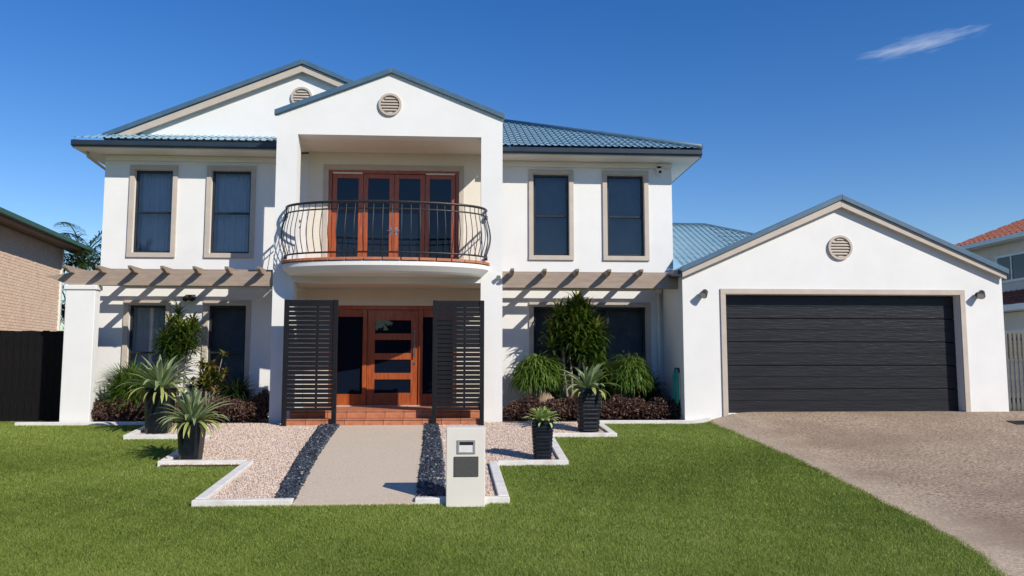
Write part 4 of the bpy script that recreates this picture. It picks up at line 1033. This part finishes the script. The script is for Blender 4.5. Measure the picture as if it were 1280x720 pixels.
def dome(x, y, cz, rx, ry, rz, n, L, w, m, name, lab, group=None):
    """weeping crown: leaves start on the upper part of a dome and hang down its sides, on a short stem"""
    ph = nr.uniform(0, 6.283, n); v = nr.uniform(-0.25, 1, n); rr = np.sqrt(1-np.clip(v, 0, 1)**2)*nr.uniform(0.55, 1.0, n)
    lump = 1 + 0.14*np.sin(3*ph+x*5) + 0.10*np.sin(5*ph+v*6)
    base = np.column_stack([x+rx*rr*lump*np.cos(ph), y+ry*rr*lump*np.sin(ph), g(x, y)+cz+rz*v*lump])
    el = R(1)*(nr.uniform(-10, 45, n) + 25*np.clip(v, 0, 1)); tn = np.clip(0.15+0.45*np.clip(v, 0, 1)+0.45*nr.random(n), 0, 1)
    st = B()
    for k in range(7):
        a = k*0.9; st.tube([(x+0.03*math.cos(a), y+0.03*math.sin(a), g(x, y)-0.02), (x+0.08*math.cos(a), y+0.06*math.sin(a), g(x, y)+cz*0.6), (x+rx*0.7*math.cos(a), y+ry*0.7*math.sin(a), g(x, y)+cz+rz*0.3)], [0.022, 0.016, 0.006], 6)
    return foliage_thing(name, x, y, lab, 'shrub', [straps(base, ph+nr.normal(0, 0.5, n), el, el-R(1)*nr.uniform(70, 130, n), L*nr.uniform(0.55, 1.2, n), w, 6, 0.25, tn, power=1.1)], m, group, st)
def fountain(x, y, r, h, n, L, w, m, name, lab, cat='shrub', droop=(75, 120), z0=0.0, head=0.35, tl=(0.1, 1.0), group=None, nseg=6):
    """dome of arching leaves: bases spread over a small head, tips bending down"""
    ph = nr.uniform(0, 6.283, n); rr = np.sqrt(nr.random(n))*head*r
    el = R(1)*nr.uniform(15, 88, n); dr = R(1)*nr.uniform(droop[0], droop[1], n)
    zz = g(x, y) + z0 + h*nr.uniform(0.25, 0.8, n)*(1-0.3*rr/r/max(head, .01))
    base = np.column_stack([x+rr*np.cos(ph), y+rr*np.sin(ph), zz])
    tn = np.clip(tl[0] + (tl[1]-tl[0])*(0.55*(el/R(88)) + 0.45*nr.random(n)), 0, 1)
    st = B()
    for k in range(6):
        a = k*1.05; st.tube([(x+0.04*math.cos(a), y+0.04*math.sin(a), g(x, y)-0.02), (x+head*r*0.7*math.cos(a), y+head*r*0.7*math.sin(a), g(x, y)+z0+h*0.5)], [0.016, 0.007], 5)
    return foliage_thing(name, x, y, lab, cat, [straps(base, ph+nr.normal(0, 0.3, n), el, el-dr, L*nr.uniform(0.6, 1.15, n), w, nseg, 0.25, tn, power=1.2)], m, group, st)
fountain(-6.85, 17.2, 0.66, 1.42, 2000, 0.50, 0.020, M['areca'], 'grassy_shrub', 'bright green fine leaved grassy shrub beside the pergola column', droop=(50, 100), head=0.6)
dome(1.58, 17.15, 0.85, 0.46, 0.34, 0.42, 1900, 0.34, 0.026, M['weeping'], 'weeping_shrub', 'weeping light green shrub over a tan rock near the portico pillar', 'weeping shrubs')
dome(3.60, 17.2, 0.80, 0.40, 0.34, 0.46, 1900, 0.34, 0.024, M['weeping'], 'weeping_shrub', 'weeping light green dome shrub between dracaena and downpipe', 'weeping shrubs')
fountain(4.05, 17.45, 0.40, 1.10, 500, 0.45, 0.03, M['darkfern'], 'fern', 'dark fern in the shade behind the dome shrub by the downpipe', 'fern', droop=(70, 120), head=0.4)
fountain(-4.75, 17.3, 0.45, 0.95, 650, 0.52, 0.028, M['darkfern'], 'fern', 'dark green fern before the ground floor window nearest the portico', 'fern', droop=(60, 110), head=0.35)
fountain(1.98, 17.4, 0.3, 0.9, 350, 0.42, 0.03, M['darkfern'], 'fern', 'dark fern at the foot of the pale dracaena canes', 'fern', droop=(60, 110), head=0.4)
fountain(2.98, 17.4, 0.35, 0.95, 450, 0.42, 0.03, M['dracaena'], 'fern', 'green fern between the dracaena canes and the dome shrub', 'fern', droop=(60, 110), head=0.4)
# croton: broad mottled leaves
cs = [( -5.30+rnd.gauss(0, 0.17), 17.15+rnd.gauss(0, 0.12), 0.70+abs(rnd.gauss(0.25, 0.28))) for _ in range(34)]
st = B()
for c in cs: st.tube([(-5.3, 17.15, -0.02), ((c[0]-5.3)/2, (c[1]+17.15)/2, c[2]*0.5), (c[0], c[1], c[2])], [0.014, 0.01, 0.006], 5)
parts = []
for c in cs:
    n = 20; ph = np.arange(n)*2.4+nr.uniform(0, 6); el = R(1)*nr.uniform(-10, 75, n)
    parts.append(straps(np.column_stack([np.full(n, c[0]), np.full(n, c[1]), c[2]-nr.random(n)*0.1]), ph, el, el-R(50), nr.uniform(0.12, 0.22, n), 0.055, 4, 0.25, nr.random(n), prof='leaf'))
foliage_thing('croton_shrub', -5.3, 17.15, 'mottled green and yellow broad leaved shrub behind the two agaves', 'shrub', parts, M['croton'], None, st)

def stone(name, x, y, sx, sy, sz, m, lab, seed):
    r2 = random.Random(seed); b = B(); nu, nv = 14, 9
    z = g(x, y)
    for j in range(nv+1):
        th = math.pi*j/nv
        for i in range(nu):
            ph = 2*math.pi*i/nu; k = 1+0.10*math.sin(3*ph+seed)+0.09*math.sin(2*th*2+ph*2+seed)+r2.uniform(-0.05, 0.05)
            b.v.append((x+sx*k*math.sin(th)*math.cos(ph), y+sy*k*math.sin(th)*math.sin(ph), z+sz*0.55+sz*k*math.cos(th)))
    for j in range(nv):
        for i in range(nu): b.f.append((j*nu+i, (j+1)*nu+i, (j+1)*nu+(i+1) % nu, j*nu+(i+1) % nu))
    return tag(b.build(name, m, smooth=True), lab, 'rock')
stone('rock', 1.76, 17.02, 0.20, 0.17, 0.40, M['rock'], 'tan upright rock under the weeping shrub', 3)
stone('rock', 2.06, 17.05, 0.16, 0.14, 0.26, M['darkrock'], 'dark rock between the tan rock and the dracaena canes', 5)
stone('rock', 1.12, 17.12, 0.07, 0.07, 0.26, M['whiterock'], 'small white stone behind the hedge near the portico pillar', 8)

# ------------------------------------------------------------------ small things: hose, drain cover
t = thing('garden_hose', (4.46, 16.62, 0.3), 'coiled teal garden hose hanging on the garage side wall', 'hose')
b = B(); b.box(4.44, 4.528, 16.58, 16.68, 1.02, 1.12); b.build('bracket', M['black'], t)
for k in range(6):
    b = B(); pts = []
    for i in range(25):
        a = 2*math.pi*i/24; pts.append((4.475-0.014*(k % 3), 16.63+(0.12+0.008*k)*math.sin(a)+0.006*k, 0.72+(0.40-0.012*k)*math.cos(a)))
    b.tube(pts, 0.014, 7, cap=False); b.build('coil', M['hose'], t, smooth=True)
zz = g(10.8, 14.95); t = thing('drain_cover', (10.85, 14.95, zz), 'dark iron drain cover set in the driveway near the picket fence', 'drain cover')
b = B(); wallrect(b, 10.55, 11.15, 0, 0.30, 0, 0.012, [(10.59, 11.11, 0.03, 0.27)])
b.v = [(x, 14.8+z_, g(x, 14.8+z_)+0.004+y_) for x, y_, z_ in b.v]; b.f = [f[::-1] for f in b.f]; b.build('frame', M['drain'], t)
for k in range(9):
    b = B(); x = 10.60+k*0.056; b.box(x, x+0.03, 14.83, 15.07, zz-0.005, zz+0.012)
    b.v = [(X, Y, Z + g(X, Y)-zz) for X, Y, Z in b.v]; b.build('bar', M['drain'], t)

# ------------------------------------------------------------------ fences and neighbours
t = thing('timber_fence', (-9.5, 17.5, 0), 'black stained timber paling fence beside the white pergola column', 'fence')
b = B(); b.box(-14.2, -7.9, 17.53, 17.57, 0.35, 0.44); b.box(-14.2, -7.9, 17.53, 17.57, 1.5, 1.59); b.build('rail', M['fence'], t)
src = None; x = -14.2; k = 0
while x < -7.99:
    if src is None: b = B(); b.box(x, x+0.138, 17.505, 17.527, 0.02, 1.90); src = b.build('paling', M['fence'], t, bevel=0.003); x_ = x
    else: share(src, (x-x_, rnd.uniform(-0.003, 0.003), rnd.uniform(-0.012, 0.012)))
    x += 0.144; k += 1
for x in (-13.0, -10.6, -8.1):
    b = B(); b.box(x, x+0.1, 17.575, 17.675, -0.05, 1.95); b.build('post', M['fence'], t)

t = thing('picket_fence', (12.2, 16.75, 0.2), 'grey metal picket fence between the garage and the cream neighbouring house', 'fence')
b = B(); b.box(GXR+0.01, 14.5, 16.76, 16.79, 0.42, 0.47); b.box(GXR+0.01, 14.5, 16.76, 16.79, 1.72, 1.77); b.box(GXR+0.01, 14.5, 16.755, 16.795, 1.86, 1.90); b.build('rail', M['picket'], t)
src = None; x = GXR+0.04
while x < 14.4:
    if src is None: b = B(); b.box(x, x+0.062, 16.735, 16.758, 0.2, 1.86); src = b.build('picket', M['picket'], t, bevel=0.004); x_ = x
    else: share(src, (x-x_, 0, rnd.uniform(-0.004, 0.004)))
    x += 0.098
for x in (GXR+0.02, 12.9, 14.4):
    b = B(); b.box(x, x+0.05, 16.80, 16.85, 0.1, 1.92); b.build('post', M['picket'], t)

# left neighbour: long brick side wall under the eave of a green roof; built square, then turned 7.8 degrees
t = thing('brick_house', (0, 0, 0), 'peach brick neighbouring house with green roof behind the black fence', 'house')
ya, yb, ze = -10.0, 4.35, 4.98          # wall from near end to far corner, height of the soffit
b = B(); b.box(-0.2, 0, ya, yb, -0.2, ze); bw = b.build('wall', M['mortar'], t)
b = B(); b.box(-9, 0, yb+0.001, yb+0.2, -0.2, ze); b.build('wall', M['mortar'], t)
b = B(); b.box(-9, -0.2, ya, ya+0.2, -0.2, ze); b.build('wall', M['mortar'], t)
b = B(); b.box(0.002, 0.07, yb-0.03, yb+0.06, -0.2, ze-0.02); b.build('downpipe', M['whitepl'], t)
rest = B(); z = 1.6; row = 0
while z < ze-0.09:
    y = yb-0.27-(0.12 if row % 2 else 0)
    while y > -2.0:
        rest.box(0.001, 0.012+rnd.uniform(-0.003, 0.004), y, y+0.23, z, z+0.076); y -= 0.24
    z += 0.086; row += 1
tag(rest.build('brickwork', M['brick'], bw), kind='stuff')
ov = 0.55; rz = ze+0.16; hw = 4.6+ov
corrugated([(ov, ya, rz), (ov, yb+1.0, rz), (ov-hw, yb+1.0-hw, rz+hw*0.40), (ov-hw, ya, rz+hw*0.40)], (0, 1, 0), pitch=0.21).build('roof', M['greenroof'], t)
corrugated([(ov, yb+1.0, rz), (ov-2*hw, yb+1.0, rz), (ov-hw, yb+1.0-hw, rz+hw*0.40)], (1, 0, 0), pitch=0.21).build('roof', M['greenroof'], t)
b = B(); b.box(0.003, ov-0.03, ya, yb+0.98, ze-0.03, ze); b.build('soffit', M['brown'], t)
b = B(); b.box(ov-0.03, ov-0.005, ya, yb+0.98, ze-0.05, ze+0.15); b.build('fascia', M['brown'], t)
b = B(); b.box(ov-0.004, ov+0.12, ya, yb+1.02, ze+0.02, ze+0.15); b.build('gutter', M['greenroof'], t, bevel=0.01)
b = B(); b.tube([(0.35, yb+0.7, ze-0.03), (0.35, yb+0.7, ze-0.16)], [0.05, 0.09], 12); b.build('eave_lamp', M['redtile'], t)
t.location = (-12.55, 22.5, 0); t.rotation_euler = (0, 0, R(7.8))

# right neighbour: two storey cream house, side wall seen beyond the garage
t = thing('cream_house', (22, 25, 0), 'cream neighbouring house with red tiled roofs beyond the picket fence', 'house')
SX = 17.9; zz0 = 5.30
b = B(); b.box(SX, 27, 17.5, 27.4, -0.2, zz0-0.05); b.build('wall', M['nwall'], t)
def tiled(poly, d, name='roof'):
    o = corrugated(poly, d, pitch=0.26, amp=0.045, step=0.34).build(name, M['redtile'], t); return o
e_ = 0.5; x0, x1, y0, y1 = SX-e_, 27.5, 17.0, 27.9; hh = zz0+4.6*0.46
tiled([(x0, y0, zz0), (x0, y1, zz0), (x0+4.6, y1-4.6, hh), (x0+4.6, y0+4.6, hh)], (0, 1, 0)); tiled([(x0, y0, zz0), (x1, y0, zz0), (x1-4.6, y0+4.6, hh), (x0+4.6, y0+4.6, hh)], (1, 0, 0))
tiled([(x0, y1, zz0), (x1, y1, zz0), (x1-4.6, y1-4.6, hh), (x0+4.6, y1-4.6, hh)], (1, 0, 0))
b = B(); b.box(x0-0.02, x0+0.10, y0, y1, zz0-0.13, zz0+0.02); b.box(x0+0.10, x1, y0-0.02, y0+0.10, zz0-0.13, zz0+0.02); b.build('gutter', M['whitepl'], t)
b = B(); b.box(x0+0.1, SX-0.002, y0+0.1, y1, zz0-0.16, zz0-0.132); b.build('soffit', M['whitepl'], t)
tiled([(SX-1.5, 18.6, 2.95), (SX-1.5, 26.5, 2.95), (SX, 26.5, 3.55), (SX, 18.6, 3.55)], (0, 1, 0))
b = B(); b.box(SX-1.58, SX-1.46, 18.6, 26.5, 2.80, 2.98); b.box(SX-1.45, SX-0.01, 18.6, 26.5, 2.78, 2.82); b.build('gutter', M['whitepl'], t)
b = B(); b.box(SX-1.2, SX-0.02, 19, 26.2, -0.2, 2.77); b.build('lower_wall', M['nwall'], t)
def side_window(y0, y1, z0, z1, x):
    b = B(); b.box(x-0.05, x-0.002, y0, y1, z0-0.08, z0); b.box(x-0.04, x-0.002, y0, y1, z1, z1+0.07); b.box(x-0.04, x-0.002, y0-0.07, y0, z0-0.08, z1+0.07); b.box(x-0.04, x-0.002, y1, y1+0.07, z0-0.08, z1+0.07)
    for k in (1, 2): yy = lerp(y0, y1, k/3); b.box(x-0.036, x-0.002, yy-0.025, yy+0.025, z0, z1)
    w_ = b.build('window', M['whitepl'], t)
    for k in range(3):
        a, c = lerp(y0, y1, k/3)+0.03, lerp(y0, y1, (k+1)/3)-0.03
        b = B(); b.box(x-0.015, x-0.003, a, c, z0+0.002, z1-0.002); b.build('pane', M['dglass'], w_)
side_window(23.55, 25.6, 3.95, 4.72, SX); side_window(22.2, 24.4, 1.35, 2.15, SX-1.2)
a = thing('antenna', (17.9, 19.9, 5.5), 'thin television antenna on the red tiled roof', 'antenna')
b = B(); b.tube([(17.9, 19.9, 5.4), (17.9, 19.9, 6.15)], 0.018, 6); b.build('mast', M['steel'], a)
b = B()
for k in range(5): b.tube([(17.6+0.02*k, 19.6+k*0.15, 6.05), (18.2-0.02*k, 19.6+k*0.15, 6.05)], 0.008, 5)
b.tube([(17.9, 19.5, 6.05), (17.9, 20.3, 6.05)], 0.012, 5); b.build('array', M['steel'], a)

# palm and trees behind
def palm(x, y, h, r, lab, nf=22):
    t = thing('palm_tree', (x, y, 0), lab, 'palm tree')
    b = B(); pts = [(x+0.12*math.sin(k*0.5), y, h*k/8) for k in range(9)]; b.tube(pts, [0.22]+[0.15]*7+[0.13], 10); b.build('trunk', M['trunk'], t, smooth=True)
    parts = []; top = pts[-1]; rb = B()
    for k in range(nf):
        ph = k*2.39996; e0 = R(78 - 95*k/nf); e1 = e0 - R(95); n = 40; u = np.linspace(0.08, 1, n)
        L = r*rnd.uniform(0.85, 1.1); el = e0 + (e1-e0)*u**1.3; ds = L/n
        hh_ = np.cumsum(np.cos(el))*ds; zz_ = np.cumsum(np.sin(el))*ds
        C = np.column_stack([top[0]+hh_*math.cos(ph), top[1]+hh_*math.sin(ph), top[2]+zz_])
        rb.tube([tuple(C[i]) for i in range(0, n, 6)], 0.018, 5)
        for s in (-1, 1):
            parts.append(straps(C, ph+s*R(62)+nr.normal(0, 0.12, n), el*0.5-R(5)+nr.normal(0, 0.12, n), el*0.5-R(60), 0.62*np.sin(np.pi*np.clip(u*0.9+0.08, 0, 1))**0.6, 0.045, 3, 0.2, np.clip(nr.normal(0.5, 0.25, n), 0, 1)))
    V, F, T, Ed = join(parts); npmesh('crown', V, F, M['palm'], t, {'tint': T, 'edge': Ed}); rb.build('rachis', M['palm'], t)
palm(-13.2, 28.6, 4.75, 2.6, 'dark green palm between the brick house and the white house')
palm(-15.0, 31.5, 3.2, 2.6, 'lower dark palm showing under the taller palm behind the fence', 20)

# unseen tree belt added behind the camera to darken reflections in the glass
n = 70000; X = nr.uniform(-75, 75, n); top = 6.8 + 1.5*np.sin(X*0.21) + 1.1*np.sin(X*0.53+1) + 0.7*np.sin(X*1.31)
u = nr.random(n)**0.7; V, F, T, Ed = diamonds(np.column_stack([X, -21+nr.uniform(-2.5, 2.5, n), -0.7+top*u]), nr.uniform(0.5, 1.15, n), np.clip(nr.normal(0.4, 0.2, n), 0, 1))
tag(npmesh('added_tree_belt', V, F, M['palm'], attrs={'tint': T, 'edge': Ed}), 'unseen belt of trees added across the street to darken the window reflections', 'trees', kind='stuff')

# ------------------------------------------------------------------ lawn blades
def lawn_ok(x, y):
    ok = x < np.vectorize(drive_edge)(y) + 0.005 + nr.normal(0, 0.03, len(x))
    for y0, y1, x0, x1 in ((9.76, 12.2, -3.18, 0.55), (12.1, 14.62, -4.48, 1.6), (14.57, 16.5, -5.98, 2.78), (16.28, 18, -8.72, 8)):
        ok &= ~((y > y0) & (y < y1) & (x > x0) & (x < x1))
    ok &= ~((y > 9.6) & (y < 10) & (x > -0.22) & (x < 0.30))
    return ok
n = 1750000
# more, finer blades near the street where they show; fewer, broader ones towards the house
dd = nr.random(n); yy = 6.3 + (17.4-6.3)*dd**1.35
half = 0.74*yy + 0.8; xx = yy*0.06 + nr.uniform(-1, 1, n)*half
keep = lawn_ok(xx, yy) & (xx > -14.5); xx, yy = xx[keep], yy[keep]; n = len(xx)
zz = gv(xx, yy)
cl_ = 0.5 + 0.5*np.sin(xx*1.7+0.6*np.sin(yy*1.3))*np.sin(yy*1.9+0.8*np.sin(xx*0.9)); cl2 = np.sin(xx*7.3+yy*3.1)*np.sin(yy*6.1-xx*2.7)
hgt = nr.uniform(0.011, 0.027, n)*(1 + 0.18*cl2); wd = nr.uniform(0.003, 0.0065, n)*(yy/8.5)
ph = nr.uniform(0, 6.283, n); ln = nr.uniform(0.3, 1.5, n)*hgt; la = nr.uniform(0, 6.283, n)
base = np.column_stack([xx, yy, zz-0.012]); s = np.column_stack([np.cos(ph), np.sin(ph), np.zeros(n)])*wd[:, None]
tip = base + np.column_stack([np.cos(la)*ln, np.sin(la)*ln, hgt+0.012])
V = np.stack([base-s, base+s, tip], 1).reshape(-1, 3)
big = np.sin(xx*0.55+1.1*np.sin(yy*0.8+0.4))*np.sin(yy*0.9+0.7*np.sin(xx*0.45)); tint = np.clip(0.34 + 0.14*cl_ + 0.08*cl2 + 0.17*big + nr.normal(0, 0.17, n), 0, 0.86); tint = np.where(nr.random(n) < 0.018, 1.0, tint)
tag(npmesh('grass', V, np.arange(n*3).reshape(n, 3), M['grass'], attrs={'tint': np.repeat(tint, 3)}), 'short mown green lawn grass on both sides of the gravel beds', 'grass', kind='stuff')
